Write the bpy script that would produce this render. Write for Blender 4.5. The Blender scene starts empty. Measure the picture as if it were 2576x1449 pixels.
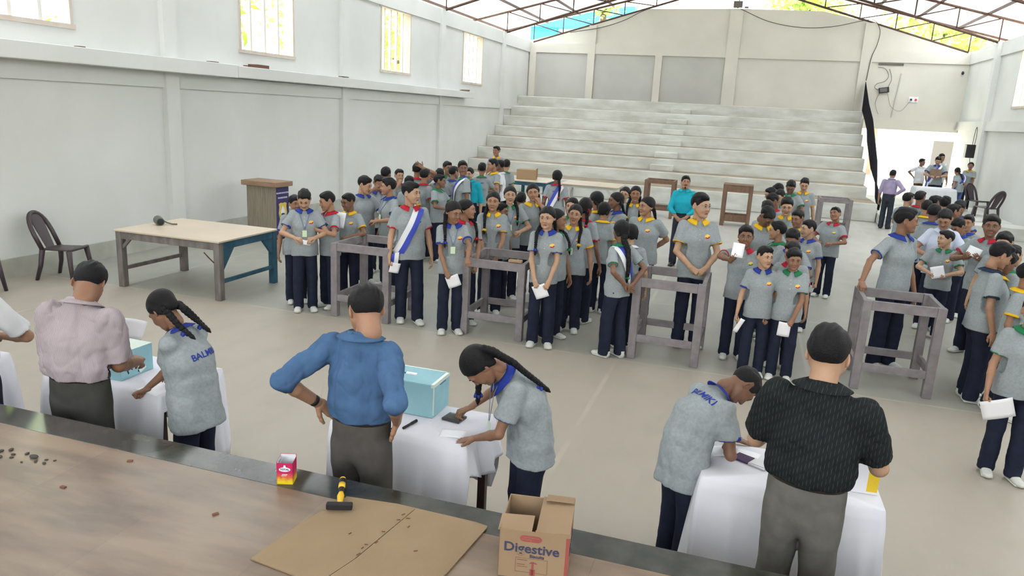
import bpy, bmesh, math, random
import numpy as np
from mathutils import Matrix, Vector
from mathutils.bvhtree import BVHTree
SC = bpy.context.scene
COL = SC.collection
# ---------------------------------------------------------------- camera (stands on the stage, 1.7 m above its floor)
PITCH, ROLL, YAW, FPX = 0.23423620622975266, 0.05299980014774203, -0.29915894490517925, 1863.3266
def camera():
    c, s = math.cos(YAW), math.sin(YAW)
    fwd = Vector((s*math.cos(PITCH), c*math.cos(PITCH), -math.sin(PITCH))); right = Vector((c, -s, 0)); up = right.cross(fwd)
    r2 = right*math.cos(ROLL)+up*math.sin(ROLL); u2 = up*math.cos(ROLL)-right*math.sin(ROLL)
    cd = bpy.data.cameras.new('camera'); o = bpy.data.objects.new('camera', cd); COL.objects.link(o)
    M = Matrix((r2, u2, -fwd)).transposed().to_4x4(); M.translation = (0, 0, 2.6); o.matrix_world = M
    cd.sensor_width = 36; cd.lens = 36*FPX/2576; cd.clip_start = .05; cd.clip_end = 500
    SC.camera = o
camera()
# ---------------------------------------------------------------- sky, sun, exposure
W = bpy.data.worlds.new('sky'); SC.world = W; W.use_nodes = True
nt = W.node_tree; bg = nt.nodes['Background']
tc = nt.nodes.new('ShaderNodeTexCoord'); sp = nt.nodes.new('ShaderNodeSeparateXYZ'); cr = nt.nodes.new('ShaderNodeValToRGB')
nt.links.new(tc.outputs['Generated'], sp.inputs[0]); nt.links.new(sp.outputs['Z'], cr.inputs[0]); nt.links.new(cr.outputs[0], bg.inputs[0])
cr.color_ramp.elements[0].position = 0.0; cr.color_ramp.elements[0].color = (.98, .96, .88, 1)
cr.color_ramp.elements[1].position = .6; cr.color_ramp.elements[1].color = (.88, .95, 1.0, 1)
bg.inputs[1].default_value = 5.2
sun = bpy.data.lights.new('sun', 'SUN'); sun.energy = 14; sun.angle = math.radians(3); sun.color = (1, .95, .84)
so = bpy.data.objects.new('sun', sun); COL.objects.link(so); so.rotation_euler = (math.radians(-22), math.radians(16), 0)
def portal(name, loc, rot, sx, sy):
    l = bpy.data.lights.new(name, 'AREA'); l.shape = 'RECTANGLE'; l.size = sx; l.size_y = sy; l.cycles.is_portal = True
    o = bpy.data.objects.new(name, l); COL.objects.link(o); o.location = loc; o.rotation_euler = rot
portal('portal_back', (-1.2, -4.0, 4.3), (math.radians(90), 0, 0), 16.6, 3.0)
portal('portal_gable', (-1.2, 31.8, 7.2), (math.radians(-90), 0, 0), 16.6, 2.6)
portal('portal_door', (5.4, 31.8, 1.6), (math.radians(-90), 0, 0), 3.4, 2.4)
SC.view_settings.view_transform = 'Standard'; SC.view_settings.look = 'None'; SC.view_settings.gamma = 1
SC.view_settings.exposure = 0.55
try: SC.view_settings.use_curve_mapping = False
except Exception: pass
SC.cycles.max_bounces = 8; SC.cycles.diffuse_bounces = 5; SC.cycles.glossy_bounces = 3; SC.cycles.transmission_bounces = 3
SC.cycles.use_denoising = True; SC.cycles.sample_clamp_indirect = 6; SC.cycles.caustics_reflective = False; SC.cycles.caustics_refractive = False
# ---------------------------------------------------------------- materials
MAT = {}
def mat(n, c, r=.75, spec=.3, var=0, vs=6, c2=None, bump=0, bs=40, metal=0, det=4, stretch=None):
    m = bpy.data.materials.new(n); m.use_nodes = True; t = m.node_tree; b = t.nodes['Principled BSDF']
    b.inputs['Base Color'].default_value = (*c, 1); b.inputs['Roughness'].default_value = r; b.inputs['Specular IOR Level'].default_value = spec; b.inputs['Metallic'].default_value = metal
    co = None
    def coord():
        nonlocal co
        if co is None:
            tcn = t.nodes.new('ShaderNodeTexCoord'); mp = t.nodes.new('ShaderNodeMapping'); mp.inputs['Scale'].default_value = stretch or (1, 1, 1)
            t.links.new(tcn.outputs['Object'], mp.inputs[0]); co = mp.outputs[0]
        return co
    if var or c2:
        n_ = t.nodes.new('ShaderNodeTexNoise'); n_.inputs['Scale'].default_value = vs; n_.inputs['Detail'].default_value = det; t.links.new(coord(), n_.inputs[0])
        q = t.nodes.new('ShaderNodeValToRGB'); q.color_ramp.elements[0].position = .34; q.color_ramp.elements[1].position = .66
        a = c2 or tuple(max(0, x*(1-var)) for x in c); d = c if c2 else tuple(min(1, x*(1+var*.6)) for x in c)
        q.color_ramp.elements[0].color = (*a, 1); q.color_ramp.elements[1].color = (*d, 1)
        t.links.new(n_.outputs[0], q.inputs[0]); t.links.new(q.outputs[0], b.inputs['Base Color'])
    if bump:
        n2 = t.nodes.new('ShaderNodeTexNoise'); n2.inputs['Scale'].default_value = bs; n2.inputs['Detail'].default_value = 3; t.links.new(coord(), n2.inputs[0])
        bp = t.nodes.new('ShaderNodeBump'); bp.inputs['Strength'].default_value = bump; bp.inputs['Distance'].default_value = .01
        t.links.new(n2.outputs[0], bp.inputs['Height']); t.links.new(bp.outputs[0], b.inputs['Normal'])
    MAT[n] = m; return m
for i, c in enumerate([(.34, .185, .115), (.25, .130, .080), (.42, .255, .165), (.19, .098, .062)]): mat('skin%d' % i, c, .5, .35, var=.08, vs=14)
mat('lips', (.26, .10, .085), .5); mat('eye', (.62, .60, .56), .25, .5); mat('hair', (.007, .0065, .008), .52, .22, bump=.6, bs=220)
mat('polo', (.275, .305, .318), .9, .1, var=.10, vs=60, bump=.12, bs=25); mat('navy', (.016, .020, .038), .85, .15, var=.2, vs=12, bump=.15, bs=14)
for k, c in dict(blue=(.025, .045, .27), red=(.42, .018, .035), green=(.02, .17, .07), yellow=(.70, .42, .02), teal=(.02, .36, .46), white=(.66, .67, .70), lavender=(.33, .28, .42), grey=(.24, .26, .26), navy=(.02, .03, .06)).items():
    mat('trim_'+k, c, .85, .1); mat('ribbon_'+k, c, .7, .2); mat('letter_'+k, c, .8, .1)
mat('teal', (.02, .36, .46), .85, .1, var=.08, vs=8, bump=.15, bs=20); mat('lavender', (.33, .28, .42), .85, .1, var=.06)
mat('white_cloth', (.66, .67, .70), .9, .1, var=.04, bump=.1, bs=20); mat('brown_cloth', (.12, .07, .04), .9, .1); mat('blue_cloth', (.08, .12, .30), .9, .1)
mat('charcoal', (.035, .040, .055), .9, .1, var=.2, vs=12); mat('canvas', (.56, .57, .54), .8, .2, var=.10, vs=20); mat('canvas_sole', (.62, .62, .58), .6, .3)
mat('leather', (.02, .018, .018), .4, .4); mat('leather_sole', (.01, .01, .01), .6); mat('badge', (.75, .50, .10), .6); mat('button', (.55, .56, .54), .5)
mat('sash_white', (.72, .73, .78), .5, .4); mat('sash_blue', (.035, .06, .42), .5, .4); mat('lanyard', (.16, .20, .34), .6); mat('card', (.55, .66, .46), .3, .5)
mat('steel', (.55, .55, .56), .3, .5, metal=.8); mat('belt', (.03, .022, .02), .4, .4); mat('paper', (.82, .82, .86), .8, .1)
mat('denim_shirt', (.062, .125, .245), .85, .12, var=.14, vs=10, bump=.2, bs=30); mat('taupe', (.085, .078, .072), .9, .1, var=.12, vs=14, bump=.12, bs=18)
mat('olive', (.055, .055, .050), .9, .1, var=.12, vs=14); mat('khaki_grey', (.130, .125, .115), .92, .1, var=.14, vs=14, bump=.15, bs=30)
def stripes(n, c1, c2, freq, thr, axis='X', broken=0, rot=0):
    m = mat(n, c1, .85, .12); t = m.node_tree; b = t.nodes['Principled BSDF']; tcn = t.nodes.new('ShaderNodeTexCoord'); s = t.nodes.new('ShaderNodeSeparateXYZ'); vr = t.nodes.new('ShaderNodeVectorRotate'); vr.rotation_type = 'Z_AXIS'; vr.inputs['Angle'].default_value = rot; t.links.new(tcn.outputs['Object'], vr.inputs['Vector']); t.links.new(vr.outputs[0], s.inputs[0])
    def M_(op, a, bb=0.0):
        q = t.nodes.new('ShaderNodeMath'); q.operation = op
        for i, x in enumerate((a, bb)):
            if isinstance(x, (int, float)): q.inputs[i].default_value = x
            else: t.links.new(x, q.inputs[i])
        return q.outputs[0]
    f = M_('GREATER_THAN', M_('SINE', M_('MULTIPLY', s.outputs[axis], freq)), thr)
    if broken: f = M_('MULTIPLY', f, M_('GREATER_THAN', M_('SINE', M_('ADD', M_('MULTIPLY', s.outputs['Z'], broken), M_('MULTIPLY', s.outputs[axis], freq*2.3))), -.3))
    x = t.nodes.new('ShaderNodeMix'); x.data_type = 'RGBA'; x.inputs['A'].default_value = (*c1, 1); x.inputs['B'].default_value = (*c2, 1)
    t.links.new(f, x.inputs['Factor']); t.links.new(x.outputs['Result'], b.inputs['Base Color'])
    n2 = t.nodes.new('ShaderNodeTexNoise'); n2.inputs['Scale'].default_value = 22; bp = t.nodes.new('ShaderNodeBump'); bp.inputs['Strength'].default_value = .2; bp.inputs['Distance'].default_value = .01
    t.links.new(tcn.outputs['Object'], n2.inputs[0]); t.links.new(n2.outputs[0], bp.inputs['Height']); t.links.new(bp.outputs[0], b.inputs['Normal']); return m
stripes('striped_shirt', (.42, .36, .38), (.27, .23, .26), 1050, .2, rot=-.785)
stripes('dark_shirt', (.013, .016, .018), (.05, .055, .045), 420, .90, broken=150)
stripes('check', (.58, .62, .72), (.35, .42, .60), 500, .6)
# room materials
mat('wall_paint', (.68, .69, .675), .9, .15, c2=(.62, .635, .61), vs=.8, bump=.05, bs=30, det=8)
mat('end_wall_paint', (.66, .64, .57), .9, .12, c2=(.60, .58, .52), vs=.7, bump=.05, bs=30, det=8)
mat('grey_paint_recess_shade', (.52, .52, .48), .9, .12, c2=(.46, .46, .43), vs=.9, det=8)  # plain grey paint, also the painted shade of the end wall's recessed panels
mat('skirting_paint', (.50, .51, .46), .9, .12, c2=(.40, .40, .35), vs=3, det=8)
mat('concrete_step', (.66, .67, .63), .9, .12, c2=(.50, .50, .45), vs=1.3, bump=.15, bs=12, det=9, stretch=(1, 1, 3))
mat('tread_dirt', (.34, .29, .22), .95, .1, c2=(.24, .20, .15), vs=1.5, det=8)
mat('steel_brown', (.085, .045, .032), .6, .3, var=.3, vs=10); mat('steel_grey', (.14, .13, .125), .6, .3)
mat('roof_sheet', (.50, .49, .48), .6, .3, c2=(.42, .41, .41), vs=1.2)
mat('window_bar', (.70, .68, .62), .8); mat('window_lintel', (.55, .46, .40), .85, c2=(.60, .56, .50), vs=4)
mat('black_cloth', (.022, .022, .030), .95, .05, bump=.2, bs=8); mat('black_plastic', (.015, .015, .017), .45, .4); mat('cable', (.07, .065, .06), .6)
mat('beige_top', (.60, .50, .38), .35, .4, c2=(.54, .46, .36), vs=1.5); mat('weathered_wood', (.22, .20, .19), .85, .15, c2=(.13, .115, .105), vs=9, bump=.3, bs=30, stretch=(1, 1, .3))
mat('blue_wood', (.045, .115, .17), .75, .2, c2=(.025, .075, .115), vs=7, stretch=(1, 1, .5)); mat('stand_paint', (.245, .225, .235), .8, .2, c2=(.19, .172, .178), vs=10, bump=.2, bs=30)
mat('raw_wood', (.34, .23, .14), .75, .2); mat('brown_wood', (.20, .125, .085), .7, .25, c2=(.15, .09, .06), vs=12, stretch=(1, 1, .2)); mat('dark_wood', (.035, .018, .016), .5, .3)
mat('laminate', (.28, .24, .18), .6, .25, c2=(.20, .175, .135), vs=9, stretch=(6, 6, .35)); mat('laminate_top', (.32, .21, .14), .55, .3, c2=(.24, .15, .10), vs=9, stretch=(.6, 6, 6))
mat('banner', (.045, .035, .13), .6, .3); mat('gold', (.66, .52, .10), .5); mat('lime', (.38, .52, .08), .5); mat('sign_white', (.80, .80, .85), .6); mat('sign_grey', (.45, .50, .52), .6)
mat('tablecloth', (.70, .70, .76), .9, .1, var=.03, bump=.06, bs=14); mat('pale_cloth', (.62, .63, .66), .9, .1)
mat('box_blue', (.30, .52, .58), .7, .2, c2=(.24, .45, .52), vs=5, bump=.3, bs=18); mat('tape', (.62, .72, .66), .25, .5); mat('slot', (.02, .03, .03), .8); mat('box_yellow', (.72, .50, .03), .5, .3); mat('box_white', (.72, .72, .76), .6)
mat('ink_case', (.05, .045, .05), .35, .4); mat('ink_pad', (.10, .10, .095), .9); mat('ink_purple', (.06, .03, .08), .7); mat('pen_gold', (.35, .25, .10), .4)
mat('cardboard', (.31, .215, .135), .85, .15, c2=(.27, .185, .115), vs=3, bump=.10, bs=8, stretch=(1, 1, 1)); mat('cardboard_inner', (.28, .19, .12), .9); mat('cardboard_edge', (.25, .16, .09), .9)
mat('print_blue', (.045, .05, .10), .7); mat('print_red', (.30, .075, .065), .7); mat('print_brown', (.22, .10, .06), .7)
mat('hammer_yellow', (.75, .46, .02), .4, .4); mat('rubber', (.018, .017, .018), .6, .3); mat('clear_blue', (.30, .42, .44), .25, .5)
mat('pink_card', (.55, .03, .10), .5, .3); mat('pebble', (.06, .06, .055), .85); mat('crumb', (.16, .08, .05), .9); mat('brick', (.16, .08, .06), .9)
mat('chair_plastic', (.050, .036, .042), .38, .4); mat('bell_metal', (.10, .11, .09), .45, .4); mat('red_led', (.6, .05, .04), .4)
mat('leaf', (.26, .46, .06), .6, .3, c2=(.55, .72, .18), vs=1.2); mat('bark', (.10, .07, .05), .9); mat('out_blue', (.05, .34, .68), .7); mat('out_white', (.75, .76, .76), .8); mat('out_brick', (.36, .22, .15), .9, c2=(.28, .17, .12), vs=3); mat('out_ground', (.50, .46, .38), .95)
def roof_material(n, tf):
    m = mat(n, (.62, .59, .57), .6, .2); t = m.node_tree; b = t.nodes['Principled BSDF']; tr = t.nodes.new('ShaderNodeBsdfTranslucent'); tr.inputs[0].default_value = (.93, .96, 1.0, 1)
    mx = t.nodes.new('ShaderNodeMixShader'); mx.inputs[0].default_value = tf; o = t.nodes['Material Output']; t.links.new(b.outputs[0], mx.inputs[1]); t.links.new(tr.outputs[0], mx.inputs[2]); t.links.new(mx.outputs[0], o.inputs[0])
roof_material('roof_translucent', .235); roof_material('roof_eave_translucent', .52)  # translucency added so daylight through the sheets lights the hall, strongest along the eaves
def floor_material():
    m = mat('hall_floor', (.40, .385, .32), .5, .35); t = m.node_tree; b = t.nodes['Principled BSDF']; L = t.links
    g = t.nodes.new('ShaderNodeNewGeometry'); s = t.nodes.new('ShaderNodeSeparateXYZ'); L.new(g.outputs['Position'], s.inputs[0])
    def M_(op, a, bb=0.0, clamp=False):
        q = t.nodes.new('ShaderNodeMath'); q.operation = op; q.use_clamp = clamp
        for i, x in enumerate((a, bb)):
            if isinstance(x, (int, float)): q.inputs[i].default_value = x
            else: L.new(x, q.inputs[i])
        return q.outputs[0]
    def N_(sc, det=6, st=None):
        q = t.nodes.new('ShaderNodeTexNoise'); q.inputs['Scale'].default_value = sc; q.inputs['Detail'].default_value = det
        mp = t.nodes.new('ShaderNodeMapping'); mp.inputs['Scale'].default_value = st or (1, 1, 1); L.new(g.outputs['Position'], mp.inputs[0]); L.new(mp.outputs[0], q.inputs[0]); return q.outputs[0]
    def mix(f, a, c):
        q = t.nodes.new('ShaderNodeMix'); q.data_type = 'RGBA'
        for k, x in (('Factor', f), ('A', a), ('B', c)):
            if isinstance(x, tuple): q.inputs[k].default_value = (*x, 1)
            elif isinstance(x, (int, float)): q.inputs[k].default_value = x
            else: L.new(x, q.inputs[k])
        return q.outputs['Result']
    X, Y = s.outputs['X'], s.outputs['Y']
    n1, n2 = N_(.55), N_(3.2, 8, (1, .5, 1))
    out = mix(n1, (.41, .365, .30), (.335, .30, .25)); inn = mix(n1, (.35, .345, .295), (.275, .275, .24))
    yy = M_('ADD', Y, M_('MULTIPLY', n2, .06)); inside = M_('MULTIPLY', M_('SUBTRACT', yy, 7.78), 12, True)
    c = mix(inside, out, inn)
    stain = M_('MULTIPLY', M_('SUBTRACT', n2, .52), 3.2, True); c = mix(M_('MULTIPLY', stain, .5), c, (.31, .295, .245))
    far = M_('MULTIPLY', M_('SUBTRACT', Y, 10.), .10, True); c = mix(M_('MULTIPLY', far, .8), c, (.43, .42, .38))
    def line(v, p, w): return M_('MULTIPLY', M_('SUBTRACT', w, M_('ABSOLUTE', M_('SUBTRACT', v, p))), 60, True)
    ln = None
    for v, p, w in ((Y, 7.78, .025), (X, -8.0, .03), (X, -1.15, .03), (X, 3.0, .03), (X, .85, .025), (Y, 10.6, .025)):
        q = line(v, p, w); ln = q if ln is None else M_('MAXIMUM', ln, q)
    ln = M_('MULTIPLY', ln, M_('MULTIPLY', M_('SUBTRACT', n2, .35), 2.5, True)); c = mix(M_('MULTIPLY', ln, .45), c, (.62, .56, .44))
    sm = t.nodes.new('ShaderNodeTexNoise'); sm.inputs['Scale'].default_value = 90
    L.new(g.outputs['Position'], sm.inputs[0]); c = mix(M_('MULTIPLY', M_('GREATER_THAN', sm.outputs[0], .71), .5), c, (.25, .22, .18))
    L.new(c, b.inputs['Base Color']); L.new(M_('ADD', .30, M_('MULTIPLY', n2, .35)), b.inputs['Roughness'])
floor_material()
def stage_material():
    m = mat('stage_tile', (.40, .33, .25), .4, .4); t = m.node_tree; b = t.nodes['Principled BSDF']; L = t.links
    g = t.nodes.new('ShaderNodeTexCoord'); mp = t.nodes.new('ShaderNodeMapping'); L.new(g.outputs['Object'], mp.inputs[0]); mp.inputs['Location'].default_value = (.4, .2, 0)
    br = t.nodes.new('ShaderNodeTexBrick'); br.offset = 0; br.inputs['Scale'].default_value = 1; br.inputs['Brick Width'].default_value = .6; br.inputs['Row Height'].default_value = .6; br.inputs['Mortar Size'].default_value = .0016
    br.inputs['Color1'].default_value = (.185, .128, .085, 1); br.inputs['Color2'].default_value = (.235, .168, .115, 1); br.inputs['Mortar'].default_value = (.16, .12, .09, 1); L.new(mp.outputs[0], br.inputs[0])
    mp2 = t.nodes.new('ShaderNodeMapping'); mp2.inputs['Rotation'].default_value = (0, 0, .9); mp2.inputs['Scale'].default_value = (1.3, 5, 1); L.new(g.outputs['Object'], mp2.inputs[0])
    n = t.nodes.new('ShaderNodeTexNoise'); n.inputs['Scale'].default_value = 1.6; n.inputs['Detail'].default_value = 5; L.new(mp2.outputs[0], n.inputs[0])
    x = t.nodes.new('ShaderNodeMix'); x.data_type = 'RGBA'; x.blend_type = 'MULTIPLY'; x.inputs['Factor'].default_value = 1
    q = t.nodes.new('ShaderNodeValToRGB'); q.color_ramp.elements[0].position = .35; q.color_ramp.elements[1].position = .65; q.color_ramp.elements[0].color = (.66, .62, .60, 1); q.color_ramp.elements[1].color = (1.12, 1.12, 1.1, 1)
    L.new(n.outputs[0], q.inputs[0]); L.new(br.outputs[0], x.inputs['A']); L.new(q.outputs[0], x.inputs['B'])
    n3 = t.nodes.new('ShaderNodeTexNoise'); n3.inputs['Scale'].default_value = 1.1; n3.inputs['Detail'].default_value = 7; L.new(g.outputs['Object'], n3.inputs[0])
    q3 = t.nodes.new('ShaderNodeValToRGB'); q3.color_ramp.elements[0].position = .5; q3.color_ramp.elements[1].position = .72; q3.color_ramp.elements[0].color = (0, 0, 0, 1); q3.color_ramp.elements[1].color = (.45, .45, .45, 1)
    L.new(n3.outputs[0], q3.inputs[0]); x2 = t.nodes.new('ShaderNodeMix'); x2.data_type = 'RGBA'; x2.inputs['B'].default_value = (.29, .25, .205, 1); L.new(q3.outputs[0], x2.inputs['Factor']); L.new(x.outputs['Result'], x2.inputs['A'])
    L.new(x2.outputs['Result'], b.inputs['Base Color']); b.inputs['Roughness'].default_value = .34
    m = mat('granite', (.026, .027, .022), .13, .35, c2=(.055, .055, .045), vs=8, det=9)
stage_material()
# ---------------------------------------------------------------- shape engine (distance fields -> smooth meshes)
def nrm(v):
    v = np.asarray(v, float); n = np.linalg.norm(v); return v/n if n > 1e-9 else v
def rotm(axis, deg):
    return np.array(Matrix.Rotation(math.radians(deg), 3, axis))
def ecap(p0, p1, r0, r1=None, lat=(1, 0, 0), k=.02, op='+'):
    """tapered capsule with elliptical section: r=(across, along-depth)"""
    r0 = (r0, r0) if np.isscalar(r0) else r0
    r1 = r0 if r1 is None else ((r1, r1) if np.isscalar(r1) else r1)
    return dict(p0=np.array(p0, float), p1=np.array(p1, float), r0=np.array(r0, float), r1=np.array(r1, float),
                lat=np.array(lat, float), k=k, op=op, kind='c')
def ell(c, r, M=None, k=.02, op='+'):
    return dict(c=np.array(c, float), r=np.array(r, float), M=np.eye(3) if M is None else np.array(M, float), k=k, op=op, kind='e')
def xf(prims, M3, T, s=1.0):
    out = []
    for p in prims:
        q = dict(p); q['k'] = p['k']*s
        if p['kind'] == 'c':
            q['p0'] = M3@p['p0']*s+T; q['p1'] = M3@p['p1']*s+T; q['lat'] = M3@p['lat']; q['r0'] = p['r0']*s; q['r1'] = p['r1']*s
        else:
            q['c'] = M3@p['c']*s+T; q['r'] = p['r']*s; q['M'] = M3@p['M']
        out.append(q)
    return out
def _dist(p, X):
    if p['kind'] == 'e':
        L = (X-p['c'])@p['M']
        a = L/p['r']; k0 = np.sqrt((a*a).sum(-1)); b = a/p['r']; k1 = np.sqrt((b*b).sum(-1))+1e-9
        return k0*(k0-1)/k1
    d = p['p1']-p['p0']; L = np.linalg.norm(d); ax = d/L if L > 1e-9 else np.array([0, 0, 1.])
    lat = p['lat']-ax*(p['lat']@ax)
    if np.linalg.norm(lat) < 1e-6: lat = np.cross(ax, [0, 1, 0.])
    lat = nrm(lat); bi = np.cross(ax, lat)
    q = X-p['p0']; h = q@ax; t = np.clip(h/max(L, 1e-9), 0, 1)
    w = h-t*L; u = q@lat; v = q@bi
    a = p['r0'][0]+(p['r1'][0]-p['r0'][0])*t; b = p['r0'][1]+(p['r1'][1]-p['r0'][1])*t; c = np.minimum(a, b)
    x = u/a; y = v/b; z = w/c
    k0 = np.sqrt(x*x+y*y+z*z); k1 = np.sqrt((x/a)**2+(y/b)**2+(z/c)**2)+1e-9
    return k0*(k0-1)/k1
def _bbox(p):
    if p['kind'] == 'e':
        e = np.sqrt(((p['M']*p['r'])**2).sum(1)); return p['c']-e, p['c']+e
    m = max(p['r0'].max(), p['r1'].max()); return np.minimum(p['p0'], p['p1'])-m, np.maximum(p['p0'], p['p1'])+m
def wobble(X, f, seed=0):
    r = np.random.RandomState(seed); out = np.zeros(X.shape[:-1])
    for i in range(4):
        d = r.normal(size=3); d /= np.linalg.norm(d); out += np.sin(X@(d*f*(1+.5*i))+r.uniform(0, 6.28)+1.5*np.sin(X@(r.normal(size=3)*f*.3)))/(1+.4*i)
    return out*.4
def field(prims, h, cuts=(), disp=None, pad=None):
    lo = np.min([_bbox(p)[0] for p in prims if p['op'] == '+'], 0); hi = np.max([_bbox(p)[1] for p in prims if p['op'] == '+'], 0)
    pad = pad or 3*h+.006
    lo = lo-pad; hi = hi+pad; n = np.ceil((hi-lo)/h).astype(int)+1
    ax = [lo[i]+h*np.arange(n[i]) for i in range(3)]
    D = np.full(tuple(n), .06)
    for p in prims:
        a, b = _bbox(p); m = p['k']+2*h+.004
        i0 = np.maximum(((a-m-lo)/h).astype(int), 0); i1 = np.minimum(((b+m-lo)/h).astype(int)+2, n)
        if (i1 <= i0).any(): continue
        sl = tuple(slice(i0[i], i1[i]) for i in range(3))
        X = np.stack(np.meshgrid(*[ax[i][sl[i]] for i in range(3)], indexing='ij'), -1)
        d = _dist(p, X); o = D[sl]; k = max(p['k'], 1e-4)
        if p['op'] == '+':
            hh = np.clip(.5+.5*(o-d)/k, 0, 1); D[sl] = o*(1-hh)+d*hh-k*hh*(1-hh)
        else:
            d = -d; hh = np.clip(.5-.5*(o-d)/k, 0, 1); D[sl] = o*(1-hh)+d*hh+k*hh*(1-hh)
    if disp is not None or cuts:
        X = np.stack(np.meshgrid(*ax, indexing='ij'), -1)
        if disp is not None:
            near = np.abs(D) < 4*h+.01; D[near] += disp(X[near])
        for c in cuts: D = np.maximum(D, c(X))
    return D, lo, h
def nets(D, lo, h):
    S = D < 0
    c = [S[i:S.shape[0]-1+i, j:S.shape[1]-1+j, k:S.shape[2]-1+k] for i in (0, 1) for j in (0, 1) for k in (0, 1)]
    cnt = sum(x.astype(np.int8) for x in c)
    act = (cnt > 0) & (cnt < 8); idx = np.full(act.shape, -1, np.int64)
    I = np.argwhere(act); idx[act] = np.arange(len(I))
    V = np.zeros((len(I), 3)); N = np.zeros(len(I))
    cor = [(i, j, k) for i in (0, 1) for j in (0, 1) for k in (0, 1)]
    vals = {q: D[I[:, 0]+q[0], I[:, 1]+q[1], I[:, 2]+q[2]] for q in cor}
    for q in cor:
        for a in range(3):
            if q[a] == 0:
                r = list(q); r[a] = 1; r = tuple(r); A = vals[q]; B = vals[r]; m = (A < 0) != (B < 0)
                t = np.where(m, A/np.where(m, A-B, 1), 0)
                P = np.tile(np.array(q, float), (len(I), 1)); P[:, a] += t
                V += P*m[:, None]; N += m
    V = (V/N[:, None]+I)*h+lo
    F = []
    for a in range(3):
        b, c_ = (a+1) % 3, (a+2) % 3
        s0 = [slice(None)]*3; s1 = [slice(None)]*3; s0[a] = slice(0, -1); s1[a] = slice(1, None)
        m = S[tuple(s0)] != S[tuple(s1)]
        m2 = np.zeros_like(m); inner = [slice(None)]*3; inner[b] = slice(1, m.shape[b]-1); inner[c_] = slice(1, m.shape[c_]-1)
        m2[tuple(inner)] = m[tuple(inner)]
        E = np.argwhere(m2)
        if not len(E): continue
        flip = S[E[:, 0], E[:, 1], E[:, 2]]
        def g(db, dc):
            Q = E.copy(); Q[:, b] -= db; Q[:, c_] -= dc; return idx[Q[:, 0], Q[:, 1], Q[:, 2]]
        q = np.stack([g(1, 1), g(0, 1), g(0, 0), g(1, 0)], 1)
        q[~flip] = q[~flip][:, ::-1]; F.append(q)
    F = np.concatenate(F) if F else np.zeros((0, 4), int)
    return V, F[(F >= 0).all(1)]
def solid(prims, h, cuts=(), disp=None):
    return nets(*field(prims, h, cuts, disp))
def tri_grid(nu, nv, closed=False):
    F = []
    for i in range(nu-(0 if closed else 1)):
        for j in range(nv-1):
            a = i*nv+j; b = ((i+1) % nu)*nv+j; F.append((a, b, b+1, a+1))
    return np.array(F)
def merge(parts):
    """parts: list of (V, F, matindex)"""
    Vs, Fs, Ms, o = [], [], [], 0
    for V, F, m in parts:
        Vs.append(V); Fs.append(np.asarray(F)+o); o += len(V)
        Ms.append(np.full(len(F), m) if np.isscalar(m) else np.asarray(m))
    return np.concatenate(Vs), np.concatenate(Fs), np.concatenate(Ms)
def mesh_data(name, V, F, mats, mi=None, smooth=True):
    me = bpy.data.meshes.new(name); F = np.asarray(F)
    me.vertices.add(len(V)); me.vertices.foreach_set('co', np.asarray(V, np.float32).ravel())
    k = F.shape[1]; me.loops.add(F.size); me.loops.foreach_set('vertex_index', F.astype(np.int32).ravel())
    me.polygons.add(len(F)); me.polygons.foreach_set('loop_start', np.arange(0, F.size, k, dtype=np.int32))
    me.polygons.foreach_set('use_smooth', np.full(len(F), smooth))
    for m in (mats if isinstance(mats, (list, tuple)) else [mats]): me.materials.append(m)
    if mi is not None: me.polygons.foreach_set('material_index', np.asarray(mi, np.int32))
    me.update(calc_edges=True); me.validate(); return me
def link(name, me, parent=None, loc=None, M=None):
    o = bpy.data.objects.new(name, me); COL.objects.link(o)
    if parent is not None: o.parent = parent
    if loc is not None: o.location = loc
    if M is not None: o.matrix_local = M
    return o
def uvsphere(nu=12, nv=8):
    V = []; F = []
    for i in range(nu):
        for j in range(nv+1):
            a = 2*math.pi*i/nu; b = math.pi*j/nv
            V.append((math.sin(b)*math.cos(a), math.sin(b)*math.sin(a), math.cos(b)))
    for i in range(nu):
        for j in range(nv):
            a = i*(nv+1)+j; b = ((i+1) % nu)*(nv+1)+j; F.append((a, a+1, b+1, b))
    return np.array(V), np.array(F)
SPH = uvsphere()
def sweep(path, rad, n=10, flat=None, cap=True):
    """tube along a polyline; rad scalar or list; flat=(lateral dir, ratio) makes a flat strip"""
    P = np.array(path, float); m = len(P); R = np.full(m, rad) if np.isscalar(rad) else np.array(rad)
    T = np.gradient(P, axis=0); T /= np.linalg.norm(T, axis=1)[:, None]+1e-12
    ref = np.array(flat[0], float) if flat else (np.array([0, 0, 1.]) if abs(T[0][2]) < .9 else np.array([1., 0, 0]))
    V = []
    for i in range(m):
        u = ref-T[i]*(ref@T[i]); u = nrm(u) if np.linalg.norm(u) > 1e-6 else nrm(np.cross(T[i], [0, 1, 0.1]))
        if not flat: ref = u
        w = np.cross(T[i], u)
        for k in range(n):
            a = 2*math.pi*k/n; V.append(P[i]+R[i]*(math.cos(a)*u+math.sin(a)*w*(flat[1] if flat else 1)))
    F = [(i*n+k, i*n+(k+1) % n, (i+1)*n+(k+1) % n, (i+1)*n+k) for i in range(m-1) for k in range(n)]
    if cap:
        for e, i in ((0, 0), (1, m-1)):
            V.append(P[i]); c = len(V)-1
            for k in range(0, n, 2):
                q = [i*n+k, i*n+(k+1) % n, i*n+(k+2) % n, c]; F.append(q if e else q[::-1])
    return np.array(V), np.array(F)

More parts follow.
